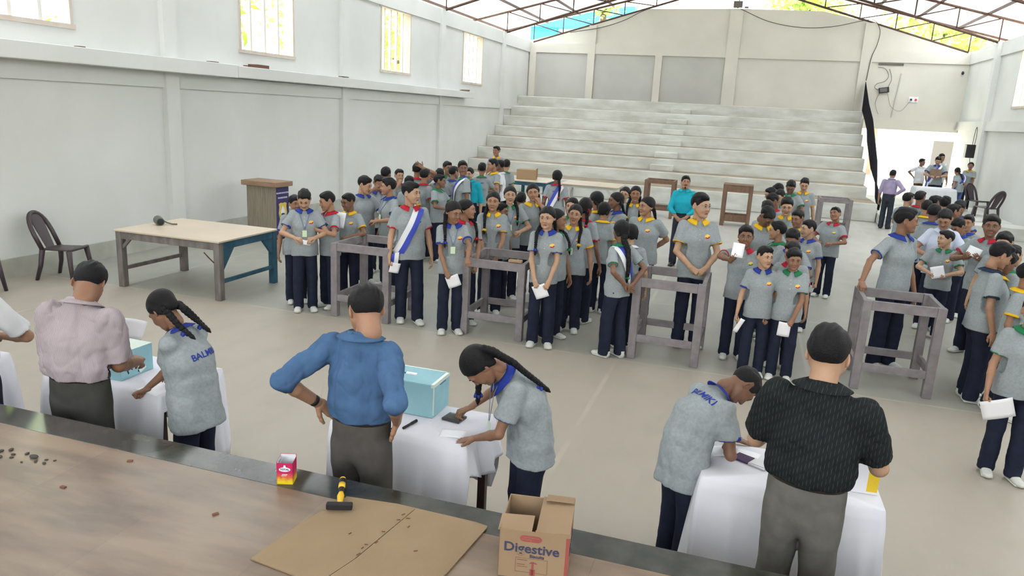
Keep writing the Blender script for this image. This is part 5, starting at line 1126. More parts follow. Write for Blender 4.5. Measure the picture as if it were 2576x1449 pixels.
PEOPLE = [
    {'k': 'boy', 'x': -5.175, 'y': 7.918, 'h': 1.557, 'rot': 33.2, 'hy': -5, 'ra': 'waist', 'la': 'waist', 'c': 'blue', 'f': 'bpl', 'group': 'students queuing on the left side of the hall', 'hp': 32, 'paper': ('la', 0.1, 0.06), 'label': 'boy with blue collar looking down at a paper, nearest the beige table'},
    {'k': 'boy', 'x': -5.493, 'y': 8.196, 'h': 1.413, 'rot': 43.8, 'hy': 10, 'c': 'blue', 'group': 'students queuing on the left side of the hall', 'hair': 2, 'label': 'boy mostly hidden behind the first boy beside the wooden lectern'},
    {'k': 'boy', 'x': -4.993, 'y': 8.192, 'h': 1.5, 'rot': -23.6, 'hy': -15, 'ra': 'waist', 'la': 'chest', 'c': 'red', 'f': 'bp', 'group': 'students queuing on the left side of the hall', 'hp': 12, 'label': 'boy with red collar turned left, reaching for the paper of the boy beside him'},
    {'k': 'boy', 'x': -4.949, 'y': 8.603, 'h': 1.453, 'rot': 4.9, 'hy': -25, 'ra': 'chest', 'la': 'waist', 'c': 'yellow', 'f': 'b', 'group': 'students queuing on the left side of the hall', 'hp': 10, 'paper': ('ra', 0.13, 0.2, 'up'), 'label': 'boy with yellow collar holding a white sheet up before his chest'},
    {'k': 'boy', 'x': -5.279, 'y': 9.591, 'h': 1.587, 'rot': 53.8, 'hy': 35, 'la': 'waist', 'c': 'blue', 'group': 'students queuing on the left side of the hall', 'hp': 15, 'label': 'tall boy with blue collar turned right behind the first grey stand'},
    {'k': 'boy', 'x': -5.466, 'y': 10.395, 'h': 1.546, 'rot': 32.7, 'hy': 10, 'ra': 'face', 'la': 'waist', 'c': 'blue', 'f': 'bl', 'group': 'students queuing on the left side of the hall', 'hp': 20, 'label': 'boy with lanyard covering his face with one hand'},
    {'k': 'boy', 'x': -4.866, 'y': 9.578, 'h': 1.585, 'rot': -33.1, 'hy': -25, 'la': 'waist', 'c': 'blue', 'f': 'l', 'group': 'students queuing on the left side of the hall', 'label': 'boy in profile facing left with a blue collar and lanyard'},
    {'k': 'boy', 'x': -5.881, 'y': 11.438, 'h': 1.571, 'rot': 177.2, 'c': 'green', 'group': 'students queuing on the left side of the hall', 'label': 'boy seen as dark cropped hair at the back left, beside the boy biting his hand'},
    {'k': 'boy', 'x': -5.854, 'y': 11.898, 'h': 1.514, 'rot': 41.2, 'hy': 5, 'ra': 'mouth', 'c': 'red', 'f': 'b', 'group': 'students queuing on the left side of the hall', 'label': 'boy with red collar holding a hand to his mouth at the back left'},
    {'k': 'boy', 'x': -5.672, 'y': 12.255, 'h': 1.613, 'rot': 189.8, 'hy': -10, 'ra': 'head', 'c': 'red', 'group': 'students queuing on the left side of the hall', 'label': 'boy seen from behind with red collar and a hand behind his head'},
    {'k': 'boy', 'x': -5.342, 'y': 11.838, 'h': 1.561, 'rot': 164.3, 'hy': 20, 'la': 'waist', 'c': 'red', 'group': 'students queuing on the left side of the hall', 'label': 'boy seen from behind with red collar, right of the boy with raised arm'},
    {'k': 'boy', 'x': -5.401, 'y': 11.352, 'h': 1.452, 'rot': 195.4, 'c': 'yellow', 'group': 'students queuing on the left side of the hall', 'label': 'short boy seen only as dark hair behind the boy with red collar and sash'},
    {'k': 'boy', 'x': -3.811, 'y': 8.067, 'h': 1.729, 'rot': 35.3, 'hy': 45, 'ra': 'down2', 'c': 'red', 'f': 'bps', 'group': 'students wearing a white and blue sash', 'step': (0.02, -0.05), 'paper': ('ra', 0.12, 0.13), 'label': 'tall boy with red collar and white and blue sash holding a folded paper low'},
    {'k': 'girl', 'x': -3.183, 'y': 7.875, 'h': 1.574, 'rot': 27.0, 'hy': 30, 'ra': 'low', 'c': 'blue', 'f': 'bpl', 'la': ((-2.867, 7.575, 0.96), (1, 0.5, 0), (0, -1, -0.15), (0, 0, -1), 'grip', 'w'), 'group': 'students queuing on the left side of the hall', 'braids': {-1: 'front'}, 'paper': ('ra', 0.15, 0.15), 'hp': 14, 'label': 'girl with blue collar and white identity card holding a paper at the second stand'},
    {'k': 'girl', 'x': -3.18, 'y': 8.283, 'h': 1.554, 'rot': 41.0, 'hy': 55, 'ra': 'waist', 'la': 'low', 'c': 'red', 'group': 'students queuing on the left side of the hall', 'braids': {1: 'front'}, 'label': 'smiling girl looking right, close behind the girl with the white identity card'},
    {'k': 'boy', 'x': -4.979, 'y': 11.638, 'h': 1.505, 'rot': 83.2, 'hy': 25, 'ra': 'waist', 'la': 'waist', 'c': 'green', 'group': 'students queuing on the left side of the hall', 'paper': ('la', 0.06, 0.09, 'up'), 'label': 'boy with green collar in profile facing right holding a small card'},
    {'k': 'boy', 'x': -5.335, 'y': 12.482, 'h': 1.519, 'rot': 193.1, 'c': 'blue', 'group': 'students queuing on the left side of the hall', 'label': 'boy seen as brown cropped hair behind the boy holding a small card'},
    {'k': 'boy', 'x': -5.52, 'y': 13.29, 'h': 1.604, 'rot': 37.6, 'hy': 10, 'c': 'green', 'f': 'b', 'group': 'students queuing on the left side of the hall', 'label': 'smiling boy with green collar near the left wall'},
    {'k': 'boy', 'x': -5.257, 'y': 12.95, 'h': 1.55, 'rot': 142.1, 'hy': 10, 'c': 'blue', 'group': 'students queuing on the left side of the hall', 'label': 'boy half hidden behind the smiling boy with green collar'},
    {'k': 'boy', 'x': -4.812, 'y': 12.327, 'h': 1.711, 'rot': -48.7, 'hy': 75, 'la': 'down2', 'c': 'green', 'f': 's', 'group': 'students wearing a white and blue sash', 'sashflip': 1, 'label': 'tall boy with green collar and sash looking back over his shoulder'},
    {'k': 'man', 'x': -4.857, 'y': 12.749, 'h': 1.596, 'rot': 0.9, 'c': 'teal', 'group': 'students queuing on the left side of the hall', 'sh': 'long', 'sm': 'teal', 'cm': 'teal', 'label': 'person in a teal shirt half hidden behind the tall boy with sash'},
    {'k': 'boy', 'x': -5.049, 'y': 13.93, 'h': 1.576, 'rot': 194.9, 'ra': 'waist', 'c': 'green', 'f': 't', 'group': 'students queuing on the left side of the hall', 'label': 'boy seen from behind with green collar and blue letters on his back'},
    {'k': 'boy', 'x': -5.029, 'y': 14.558, 'h': 1.628, 'rot': -35.9, 'hy': -20, 'ra': 'waist', 'la': 'waist', 'c': 'yellow', 'group': 'students queuing on the left side of the hall', 'label': 'boy with yellow collar and folded arms facing left near the bleachers'},
    {'k': 'boy', 'x': -5.036, 'y': 15.044, 'h': 1.59, 'rot': -81.5, 'hy': -10, 'c': 'white', 'group': 'students queuing on the left side of the hall', 'sm': 'white_cloth', 'cm': 'white_cloth', 'label': 'boy in a long white overshirt behind the boy with folded arms'},
    {'k': 'boy', 'x': -5.053, 'y': 15.473, 'h': 1.57, 'rot': 178.1, 'hy': 10, 'c': 'green', 'group': 'students queuing on the left side of the hall', 'label': 'boy seen from behind with green collar beside the blue table'},
    {'k': 'boy', 'x': -5.466, 'y': 16.0, 'h': 1.398, 'rot': 8.9, 'z': 0.42, 'hy': -20, 'c': 'yellow', 'f': 'b', 'group': 'students queuing on the left side of the hall', 'label': 'boy with yellow collar standing raised on the lowest bleacher step'},
    {'k': 'girl', 'x': -3.057, 'y': 8.906, 'h': 1.602, 'rot': 18.9, 'hy': -5, 'ra': 'low', 'la': 'low', 'c': 'yellow', 'f': 'bp', 'group': 'students queuing on the left side of the hall', 'braids': {-1: 'front'}, 'label': 'girl with yellow collar and long braid facing forward behind the second stand'},
    {'k': 'boy', 'x': -3.083, 'y': 9.313, 'h': 1.408, 'rot': 58.3, 'hy': 20, 'c': 'yellow', 'group': 'students queuing on the left side of the hall', 'label': 'short boy half hidden behind the girl with the yellow collar'},
    {'k': 'girl', 'x': -3.113, 'y': 9.765, 'h': 1.602, 'rot': 27.7, 'hy': -5, 'ra': 'low', 'la': 'waist', 'c': 'green', 'f': 'bl', 'group': 'students queuing on the left side of the hall', 'braids': {1: 'front'}, 'label': 'girl with green collar and lanyard, arms folded, in the back row'},
    {'k': 'boy', 'x': -3.149, 'y': 10.411, 'h': 1.451, 'rot': 186.8, 'c': 'blue', 'group': 'students queuing on the left side of the hall', 'label': 'boy seen only as dark hair between two girls in the back row'},
    {'k': 'girl', 'x': -2.884, 'y': 10.111, 'h': 1.627, 'rot': 30.9, 'hy': -15, 'la': 'mouth', 'c': 'yellow', 'group': 'students queuing on the left side of the hall', 'braids': {1: 'front'}, 'hr': -8, 'label': 'girl with yellow collar resting a finger on her chin'},
    {'k': 'girl', 'x': -3.37, 'y': 13.385, 'h': 1.596, 'rot': 189.1, 'c': 'red', 'f': 'St', 'group': 'students wearing a white and blue sash', 'braids': {-1: 'back'}, 'label': 'girl seen from behind with sash, red collar and one braid with red ribbon'},
    {'k': 'girl', 'x': -2.065, 'y': 7.881, 'h': 1.611, 'rot': 9.7, 'hy': -10, 'ra': 'low', 'la': 'low', 'c': 'blue', 'f': 'bp', 'group': 'students queuing on the left side of the hall', 'braids': {-1: 'front', 1: 'loop'}, 'paper': ('la', 0.15, 0.16), 'hp': 4, 'label': 'girl with blue ribbons holding a folded white paper in both hands, front row'},
    {'k': 'girl', 'x': -2.044, 'y': 8.22, 'h': 1.542, 'rot': 54.0, 'hy': 40, 'c': 'green', 'group': 'students queuing on the left side of the hall', 'braids': {1: 'front'}, 'label': 'girl half hidden directly behind the girl holding the folded paper'},
    {'k': 'girl', 'x': -1.918, 'y': 8.61, 'h': 1.573, 'rot': 2.6, 'hy': 5, 'ra': 'low', 'c': 'yellow', 'f': 'bpl', 'group': 'students queuing on the left side of the hall', 'braids': {1: 'front'}, 'hr': 5, 'label': 'smiling girl with yellow collar and long braid over her shoulder'},
    {'k': 'girl', 'x': -1.892, 'y': 9.036, 'h': 1.607, 'rot': 166.8, 'la': 'low', 'c': 'red', 'group': 'students queuing on the left side of the hall', 'ribbon_hair': 1, 'braids': {1: 'loop', -1: 'loop'}, 'paper': ('la', 0.13, 0.16), 'label': 'girl turned away with red collar and red hair ribbon holding a paper low'},
    {'k': 'girl', 'x': -2.203, 'y': 9.67, 'h': 1.528, 'rot': -2.2, 'c': 'green', 'group': 'students queuing on the left side of the hall', 'label': 'girl whose forehead shows behind the smiling girl with yellow collar'},
    {'k': 'girl', 'x': -1.941, 'y': 9.992, 'h': 1.607, 'rot': -104.0, 'hy': -15, 'la': 'waist', 'c': 'yellow', 'f': 't', 'group': 'students queuing on the left side of the hall', 'braids': {1: 'back'}, 'tc': 'red', 'label': 'girl with yellow collar turned away to the left in the back row'},
    {'k': 'girl', 'x': -1.76, 'y': 9.634, 'h': 1.511, 'rot': 170.4, 'c': 'yellow', 'group': 'students queuing on the left side of the hall', 'label': 'girl seen as a sliver of hair right of the girl turned away'},
    {'k': 'girl', 'x': -1.728, 'y': 10.348, 'h': 1.578, 'rot': -40.5, 'hy': -25, 'ra': 'low', 'la': 'low', 'c': 'blue', 'f': 'bl', 'group': 'students queuing on the left side of the hall', 'braids': {1: 'back'}, 'label': 'girl with blue collar and lanyard in profile facing left'},
    {'k': 'girl', 'x': -1.839, 'y': 11.683, 'h': 1.543, 'rot': 28.9, 'hy': -30, 'c': 'red', 'group': 'students queuing on the left side of the hall', 'hr': 12, 'braids': {-1: 'front'}, 'label': 'girl with tilted head at the back, left of the brown stand'},
    {'k': 'girl', 'x': -1.613, 'y': 11.347, 'h': 1.599, 'rot': 3.1, 'hy': 5, 'ra': 'low', 'la': 'low', 'c': 'yellow', 'group': 'students queuing on the left side of the hall', 'braids': {-1: 'front', 1: 'front'}, 'label': 'girl with yellow collar and two braids in the last row near the brown stand'},
    {'k': 'girl', 'x': -1.22, 'y': 9.719, 'h': 1.616, 'rot': -12.8, 'hy': -30, 'ra': 'back', 'la': 'back', 'c': 'yellow', 'f': 'bp', 'group': 'students queuing on the left side of the hall', 'w': 1.15, 'braids': {1: 'loop'}, 'label': 'broad girl with yellow collar and hands behind her back'},
    {'k': 'girl', 'x': -1.227, 'y': 7.849, 'h': 1.539, 'rot': -126.1, 'hy': -20, 'ra': 'back', 'la': 'back', 'c': 'green', 'f': 's', 'group': 'students wearing a white and blue sash', 'braids': {1: 'single'}, 'br': 1.5, 'step': (0.03, -0.02), 'sashflip': 1, 'label': 'girl with green collar, sash and long hair, hands behind her back, looking left'},
    {'k': 'girl', 'x': -1.184, 'y': 8.254, 'h': 1.445, 'rot': -161.8, 'c': 'white', 'f': 't', 'group': 'students queuing on the left side of the hall', 'label': 'girl hidden behind the girl with sash and long hair, blue letters on her back'},
    {'k': 'boy', 'x': -0.49, 'y': 8.713, 'h': 1.808, 'rot': 15.2, 'hy': 35, 'ra': 'clasp', 'la': 'clasp', 'c': 'yellow', 'f': 'bp', 'group': 'students queuing on the left side of the hall', 'glasses': 1, 'skin': 2, 'hair': 4, 'label': 'tall boy with glasses and yellow collar behind the third stand, hands joined'},
    {'k': 'man', 'x': -1.07, 'y': 13.642, 'h': 1.671, 'rot': -0.5, 'hy': 12, 'ra': 'clasp', 'la': 'clasp', 'c': 'teal', 'hp': -12, 'hr': 6, 'sh': 'long', 'sm': 'teal', 'cm': 'teal', 'beard': 1, 'tm': 'charcoal', 'shoe': 'leather', 'skin': 0, 'cuffat': 0.9, 'label': 'man in a teal long-sleeved shirt looking up with hands clasped'},
    {'k': 'boy', 'x': 0.042, 'y': 8.456, 'h': 1.518, 'rot': 4.7, 'hy': -5, 'ra': ((-0.082, 8.019, 1.19), (1, 0.5, 0), (0.1, -0.1, 1), (-0.2, 1, 0), 'pinch', 'w'), 'c': 'red', 'f': 'bp', 'group': 'students in the middle queue', 'paper': ('ra', 0.12, 0.15, 'up'), 'label': 'boy with red collar waving a folded paper in one hand'},
    {'k': 'boy', 'x': 0.248, 'y': 7.947, 'h': 1.385, 'rot': 3.2, 'hy': 30, 'ra': 'down2', 'c': 'blue', 'f': 'b', 'group': 'students in the middle queue', 'paper': ('ra', 0.05, 0.17), 'label': 'boy with blue collar glancing sideways, leading the middle queue'},
    {'k': 'boy', 'x': 0.534, 'y': 7.95, 'h': 1.398, 'rot': -3.8, 'hy': 10, 'ra': 'down2', 'la': 'low', 'c': 'green', 'f': 'bp', 'group': 'students in the middle queue', 'paper': ('la', 0.12, 0.16), 'hp': 10, 'label': 'boy with green collar leading the middle queue, paper at his side'},
    {'k': 'boy', 'x': 0.536, 'y': 8.359, 'h': 1.411, 'rot': -13.7, 'hy': -10, 'c': 'red', 'group': 'students in the middle queue', 'hp': 15, 'label': 'boy with red collar hidden behind the boy with green collar'},
    {'k': 'boy', 'x': 0.572, 'y': 9.015, 'h': 1.465, 'rot': -18.6, 'hy': -5, 'ra': 'waist', 'la': 'waist', 'c': 'blue', 'f': 'b', 'group': 'students in the middle queue', 'hp': 25, 'label': 'boy looking down in the middle queue, behind two boys at its front'},
    {'k': 'boy', 'x': 0.802, 'y': 10.105, 'h': 1.446, 'rot': -24.5, 'hy': -40, 'la': 'down2', 'c': 'blue', 'f': 'b', 'group': 'students in the middle queue', 'glasses': 1, 'paper': ('la', 0.06, 0.1), 'label': 'boy with glasses looking left on the outside of the middle queue'},
    {'k': 'boy', 'x': 1.3, 'y': 12.373, 'h': 1.421, 'rot': -21.0, 'hy': -10, 'ra': 'waist', 'la': 'waist', 'c': 'red', 'f': 'b', 'group': 'students in the middle queue', 'hr': -22, 'hp': -12, 'lean': 5, 'label': 'boy with red collar and tilted head looking up, alone right of the middle queue'},
    {'k': 'boy', 'x': 0.413, 'y': 9.408, 'h': 1.475, 'rot': -72.5, 'hy': -20, 'la': 'waist', 'c': 'green', 'group': 'students in the middle queue', 'label': 'boy with green collar in profile facing left in the middle queue'},
    {'k': 'boy', 'x': 0.236, 'y': 9.774, 'h': 1.658, 'rot': 13.6, 'hy': 25, 'ra': 'waist', 'la': 'waist', 'c': 'yellow', 'group': 'students in the middle queue', 'hp': 45, 'bend': 6, 'label': 'tall boy with yellow collar bowing his head in the middle queue'},
    {'k': 'boy', 'x': 0.563, 'y': 11.304, 'h': 1.61, 'rot': -2.9, 'ra': 'waist', 'la': 'waist', 'c': 'yellow', 'group': 'students in the middle queue', 'hp': 12, 'label': 'boy with yellow collar and closed eyes in the middle queue'},
    {'k': 'boy', 'x': 0.71, 'y': 10.921, 'h': 1.482, 'rot': -13.7, 'hy': -20, 'ra': 'waist', 'la': 'waist', 'c': 'yellow', 'group': 'students in the middle queue', 'hp': 10, 'label': 'boy smiling to the left behind the boy with glasses'},
    {'k': 'boy', 'x': 0.297, 'y': 10.947, 'h': 1.576, 'rot': -161.6, 'c': 'blue', 'group': 'students in the middle queue', 'label': 'boy in a bluish shirt hidden behind the tall boy bowing his head'},
    {'k': 'boy', 'x': 0.422, 'y': 12.569, 'h': 1.546, 'rot': -41.9, 'hy': -15, 'c': 'red', 'group': 'students in the middle queue', 'hp': 20, 'label': 'boy with red collar looking left in the rear of the middle queue'},
    {'k': 'boy', 'x': 0.538, 'y': 13.297, 'h': 1.566, 'rot': -22.3, 'c': 'green', 'group': 'students in the middle queue', 'hp': 20, 'label': 'boy with bowed head behind the boy with closed eyes'},
    {'k': 'boy', 'x': 0.578, 'y': 14.573, 'h': 1.561, 'rot': -52.3, 'c': 'blue', 'group': 'students in the middle queue', 'hp': 25, 'label': 'boy far back in the middle queue, head bowed left'},
    {'k': 'boy', 'x': 0.429, 'y': 14.134, 'h': 1.511, 'rot': -61.7, 'hy': -10, 'c': 'blue', 'group': 'students in the middle queue', 'hp': 15, 'label': 'boy at the far left rear of the middle queue'},
    {'k': 'boy', 'x': 0.774, 'y': 15.01, 'h': 1.626, 'rot': -13.0, 'hy': 10, 'ra': 'waist', 'la': 'waist', 'c': 'green', 'group': 'students in the middle queue', 'hp': 32, 'label': 'boy looking down second from the end of the middle queue'},
    {'k': 'boy', 'x': 1.026, 'y': 15.406, 'h': 1.656, 'rot': -3.8, 'hy': 5, 'c': 'yellow', 'f': 'bp', 'group': 'students in the middle queue', 'hp': 20, 'hair': 1, 'label': 'tall boy with yellow collar at the end of the middle queue'},
    {'k': 'boy', 'x': 1.655, 'y': 8.902, 'h': 1.818, 'rot': 34.5, 'hy': 55, 'c': 'blue', 'ra': ((1.254, 8.478, 0.985), (1, 0.5, 0), (0, -1, -0.15), (0, 0, -1), 'grip', 'w'), 'group': 'students in the queue by the right wall', 'hair': 0, 'label': 'tall boy with blue collar leaning on the right stand, looking back at the queue'},
    {'k': 'man', 'x': 3.656, 'y': 22.272, 'h': 1.624, 'rot': 155.7, 'hy': 5, 'ra': 'hip', 'c': 'lavender', 'sh': 'long', 'sm': 'lavender', 'cm': 'lavender', 'tm': 'charcoal', 'shoe': 'leather', 'label': 'man in a lavender shirt with a hand on his hip at the bright exit'},
    {'k': 'boy', 'x': 5.319, 'y': 27.5, 'h': 1.476, 'rot': -0.9, 'z': 0.3, 'hy': 45, 'ra': 'hip', 'c': 'white', 'group': 'people at the bright exit', 'sm': 'white_cloth', 'cm': 'white_cloth', 'tm': 'brown_cloth', 'label': 'boy in a white shirt standing at the bright exit'},
    {'k': 'boy', 'x': 5.462, 'y': 26.0, 'h': 1.634, 'rot': -11.9, 'z': 0.3, 'hy': 5, 'ra': 'waist', 'la': 'waist', 'c': 'blue', 'f': 's', 'group': 'people at the bright exit', 'w': 1.2, 'hp': 25, 'board': 1, 'sashflip': 1, 'label': 'stout boy with sash holding a brown board at the bright exit'},
    {'k': 'boy', 'x': 5.761, 'y': 27.0, 'h': 1.69, 'rot': -2.0, 'z': 0.3, 'hy': 10, 'c': 'white', 'group': 'people at the bright exit', 'sm': 'white_cloth', 'cm': 'white_cloth', 'label': 'person almost hidden behind the stout boy with the brown board'},
    {'k': 'girl', 'x': 5.971, 'y': 25.2, 'h': 1.386, 'rot': -153.3, 'z': 0.3, 'hy': -10, 'ra': 'waist', 'c': 'grey', 'f': 'S', 'group': 'people at the bright exit', 'bend': 28, 'braids': {1: 'single'}, 'tm': 'blue_cloth', 'label': 'girl with sash bending over the white-covered table by the right wall'},
    {'k': 'girl', 'x': 6.468, 'y': 26.4, 'h': 1.504, 'rot': -13.8, 'z': 0.3, 'ra': 'low', 'la': 'low', 'c': 'yellow', 'group': 'people at the bright exit', 'skin': 1, 'label': 'person with yellow collar behind the table under the wall speaker'},
    {'k': 'boy', 'x': 2.635, 'y': 14.259, 'h': 1.602, 'rot': 129.5, 'hy': 10, 'la': 'waist', 'c': 'blue', 'group': 'students in the queue by the right wall', 'hair': 3, 'label': 'boy with close-cropped hair at the rear left of the right queue'},
    {'k': 'boy', 'x': 2.893, 'y': 14.66, 'h': 1.61, 'rot': 118.8, 'hy': 25, 'ra': 'chest', 'la': 'waist', 'c': 'red', 'group': 'students in the queue by the right wall', 'paper': ('ra', 0.14, 0.2, 'up'), 'hair': 3, 'label': 'boy with red collar holding a white sheet high at the rear of the right queue'},
    {'k': 'boy', 'x': 2.764, 'y': 13.394, 'h': 1.552, 'rot': 138.3, 'hy': 20, 'ra': 'waist', 'la': 'waist', 'c': 'yellow', 'group': 'students in the queue by the right wall', 'label': 'boy with yellow collar behind the boy leaning on the right stand'},
    {'k': 'boy', 'x': 3.039, 'y': 14.156, 'h': 1.59, 'rot': 137.9, 'hy': -20, 'c': 'red', 'group': 'students in the queue by the right wall', 'label': 'boy with red collar turned away at the rear of the right queue'},
    {'k': 'boy', 'x': 3.094, 'y': 13.724, 'h': 1.607, 'rot': 157.3, 'c': 'green', 'group': 'students in the queue by the right wall', 'hair': 4, 'label': 'boy seen from behind with round dark hair at the rear of the right queue'},
    {'k': 'boy', 'x': 3.235, 'y': 13.34, 'h': 1.616, 'rot': -23.6, 'hy': 5, 'ra': 'waist', 'la': 'waist', 'c': 'blue', 'group': 'students in the queue by the right wall', 'hp': 30, 'label': 'boy with bowed head at the rear right of the queue by the wall'},
    {'k': 'boy', 'x': 2.535, 'y': 11.056, 'h': 1.656, 'rot': -17.9, 'hy': -5, 'ra': 'waist', 'la': 'waist', 'c': 'white', 'group': 'students in the queue by the right wall', 'hp': 30, 'sm': 'check', 'cm': 'check', 'sh': 'polo', 'cuffs': 0, 'paper': ('ra', 0.12, 0.16), 'hair': 0, 'label': 'boy in a white and blue checked shirt in the right queue'},
    {'k': 'boy', 'x': 2.587, 'y': 12.025, 'h': 1.616, 'rot': 147.9, 'c': 'blue', 'group': 'students in the queue by the right wall', 'label': 'boy with blue collar turned away, beside the boy in the checked shirt'},
    {'k': 'boy', 'x': 2.476, 'y': 10.587, 'h': 1.411, 'rot': -18.2, 'hy': -50, 'ra': 'waist', 'la': 'waist', 'c': 'green', 'f': 'bp', 'group': 'students in the queue by the right wall', 'paper': ('ra', 0.15, 0.15, 'up'), 'label': 'boy with green collar holding a paper in both hands in the right queue'},
    {'k': 'boy', 'x': 2.882, 'y': 11.683, 'h': 1.482, 'rot': -43.9, 'hy': -10, 'ra': 'waist', 'la': 'waist', 'c': 'blue', 'group': 'students in the queue by the right wall', 'hp': 32, 'label': 'boy with head bowed left behind the boy with the green collar'},
    {'k': 'boy', 'x': 3.074, 'y': 12.106, 'h': 1.49, 'rot': -34.2, 'hy': 5, 'c': 'blue', 'group': 'students in the queue by the right wall', 'label': 'boy half hidden between the bowed boy and the boy with red collar'},
    {'k': 'boy', 'x': 2.786, 'y': 9.985, 'h': 1.716, 'rot': -40.6, 'hy': 25, 'ra': 'chest', 'la': 'chest', 'c': 'red', 'group': 'students in the queue by the right wall', 'paper': ('ra', 0.16, 0.11, 'up'), 'hair': 2, 'label': 'tall boy with red collar holding white papers before his chest in the right queue'},
    {'k': 'boy', 'x': 2.817, 'y': 9.546, 'h': 1.576, 'rot': -16.4, 'hy': -15, 'c': 'blue', 'group': 'students in the queue by the right wall', 'hp': 10, 'label': 'boy whose forehead shows behind two heads near the right edge'},
    {'k': 'boy', 'x': 3.04, 'y': 12.926, 'h': 1.565, 'rot': 106.8, 'c': 'green', 'group': 'students in the queue by the right wall', 'label': 'boy seen as dark hair behind the boy in the checked shirt'},
    {'k': 'boy', 'x': 2.354, 'y': 8.153, 'h': 1.623, 'rot': 93.9, 'hy': 10, 'la': 'low', 'c': 'navy', 'group': 'students in the queue by the right wall', 'hp': 20, 'label': 'boy with dark collar turned right in the front of the right queue'},
    {'k': 'boy', 'x': 2.488, 'y': 8.425, 'h': 1.516, 'rot': 83.5, 'hy': 20, 'ra': 'down2', 'la': 'low', 'c': 'yellow', 'group': 'students in the queue by the right wall', 'paper': ('ra', 0.08, 0.17), 'hp': 25, 'label': 'boy with yellow collar holding a small sheet low, front of the right queue'},
    {'k': 'boy', 'x': 2.626, 'y': 8.642, 'h': 1.549, 'rot': 103.1, 'hy': 20, 'la': 'low', 'c': 'green', 'group': 'students in the queue by the right wall', 'label': 'boy with green collar turned away, front of the right queue'},
    {'k': 'boy', 'x': 2.536, 'y': 7.794, 'h': 1.496, 'rot': 62.0, 'hy': 10, 'la': 'low', 'c': 'yellow', 'group': 'students in the queue by the right wall', 'step': (-0.04, 0.08), 'label': 'boy with yellow cuffs and collar, cut by the right edge'},
    {'k': 'boy', 'x': 2.145, 'y': 6.322, 'h': 1.456, 'rot': 1.3, 'ra': 'down2', 'la': 'low', 'c': 'green', 'group': 'students in the queue by the right wall', 'paper': ('ra', 0.22, 0.17), 'step': (0.02, -0.04), 'label': 'boy with green cuffs at the right edge holding a large white paper'},
]

for i, p in enumerate(PEOPLE):
    p['seed'] = i+3
    p.setdefault('w', 1+.06*math.sin(i*2.3)); p.setdefault('loose', 1.02+.05*math.sin(i*1.7))
    p.setdefault('skin', (i*7+2) % 4)
    inf = person(p)
    if 'paper' in p: held(inf, p)
    if p.get('board'):
        Rz = rotm('Z', p['rot']); c = inf['base']+Rz@np.array([0, -.24, 1.12]); V, F = box_vf(.15, .006, .13); o = link('board', mesh_data('board', (V@rotm('X', -25).T)@Rz.T, F, MAT['brown_wood'], smooth=False)); tag(o, 'brown board held by the stout boy at the exit', 'board', loc=tuple(c))
FG = 'people at the polling tables'
def wt(x, y, z, hint, f, n, hp): return ((x, y, z), hint, f, n, hp, 'w')
def at_rot(face, x, y): return face-math.degrees(math.atan2(x, y))
# man in the striped shirt
r = at_rot(138, -3.60, 3.10)
m1 = person(dict(k='man', x=-3.56, y=3.13, h=1.69, rot=r, fine=1, c='striped', cm='striped_shirt', sm='striped_shirt', sh='half', slv=.86, cuffs=0, w=1.14, loose=1.12, fold=1.5, hy=24, hp=30, bend=13, tm='olive', shoe='leather', skin=1, seed=41, hair=0, nofront=1,
    ra=((.08, -.20, .62), (.3, 1, -.3), (-.6, -.6, .1), (-.3, .2, -.8), 'pinch'), la=((.09, -.19, .63), (.35, 1, -.3), (-.6, -.6, .1), (-.3, .2, -.8), 'pinch'), label='person in a pale striped short-sleeved shirt seen from behind, reading a paper', group=FG))
paper((-3.47, 3.42, 1.20), .17, .13, 30, 10, 'large pale sheet held up by the man in the striped shirt', tilt=-45, group=None)
# man in the blue shirt, hands on hips
r = at_rot(148, -1.77, 3.20)
m2 = person(dict(k='man', x=-1.775, y=3.22, h=1.75, rot=r, fine=1, cm='denim_shirt', sm='denim_shirt', sh='long', cuffat=.12, w=1.0, loose=1.06, fold=1.3, hy=48, hp=26, tm='taupe', shoe='leather', skin=0, seed=42, hair=0,
    ra=((.135, .03, .600), (.75, 1.2, -.1), (-.5, -.5, -.6), (-1, 0, -.2), 'flat'), la=((.140, .02, .600), (.75, 1.2, -.1), (-.6, -.5, -.5), (-1, .1, -.2), 'flat'), label='person in a blue rolled-sleeve shirt with hands on hips, seen from behind', group=FG))
for s in (-1, 1):
    T, f, n, hs, E = m2[s]
    if s == 1:
        d = nrm(T-E); c = T-d*.035; Ri = m2['R']; loc = Ri.T@(c-m2['base']); dl = Ri.T@d
        V, F = sweep([loc-dl*.012, loc+dl*.012], .031, 20, cap=False); w_ = link('wristwatch', mesh_data('wristwatch', V, F, MAT['rubber']), m2['body']); w_.modifiers.new('s', 'SOLIDIFY').thickness = .003
        V, F = sweep([loc+np.array([.028, .0, .012]), loc+np.array([.036, 0, .016])], .017, 14); link('watch_face', mesh_data('watch_face', V, F, MAT['black_plastic']), w_)
T, f, n, hs, E = m2[1]
# man in the dark shirt
r = at_rot(174, .41, 3.42)
m3 = person(dict(k='man', x=.42, y=3.38, h=1.80, rot=r, fine=1, cm='dark_shirt', sm='dark_shirt', sh='half', slv=.80, cuffs=0, w=1.03, loose=1.07, fold=1.3, hp=12, hy=0, tm='khaki_grey', shoe='leather', skin=2, seed=43, hair=1,
    ra=((.10, -.19, .66), (.45, 1, -.4), (-.5, -.8, .0), (-.3, .2, -.8), 'pinch'), la=((.10, -.19, .64), (.45, 1, -.4), (-.5, -.8, .0), (-.3, .2, -.8), 'pinch'), label='person in a dark short-sleeved shirt and grey trousers seen from behind', group=FG))
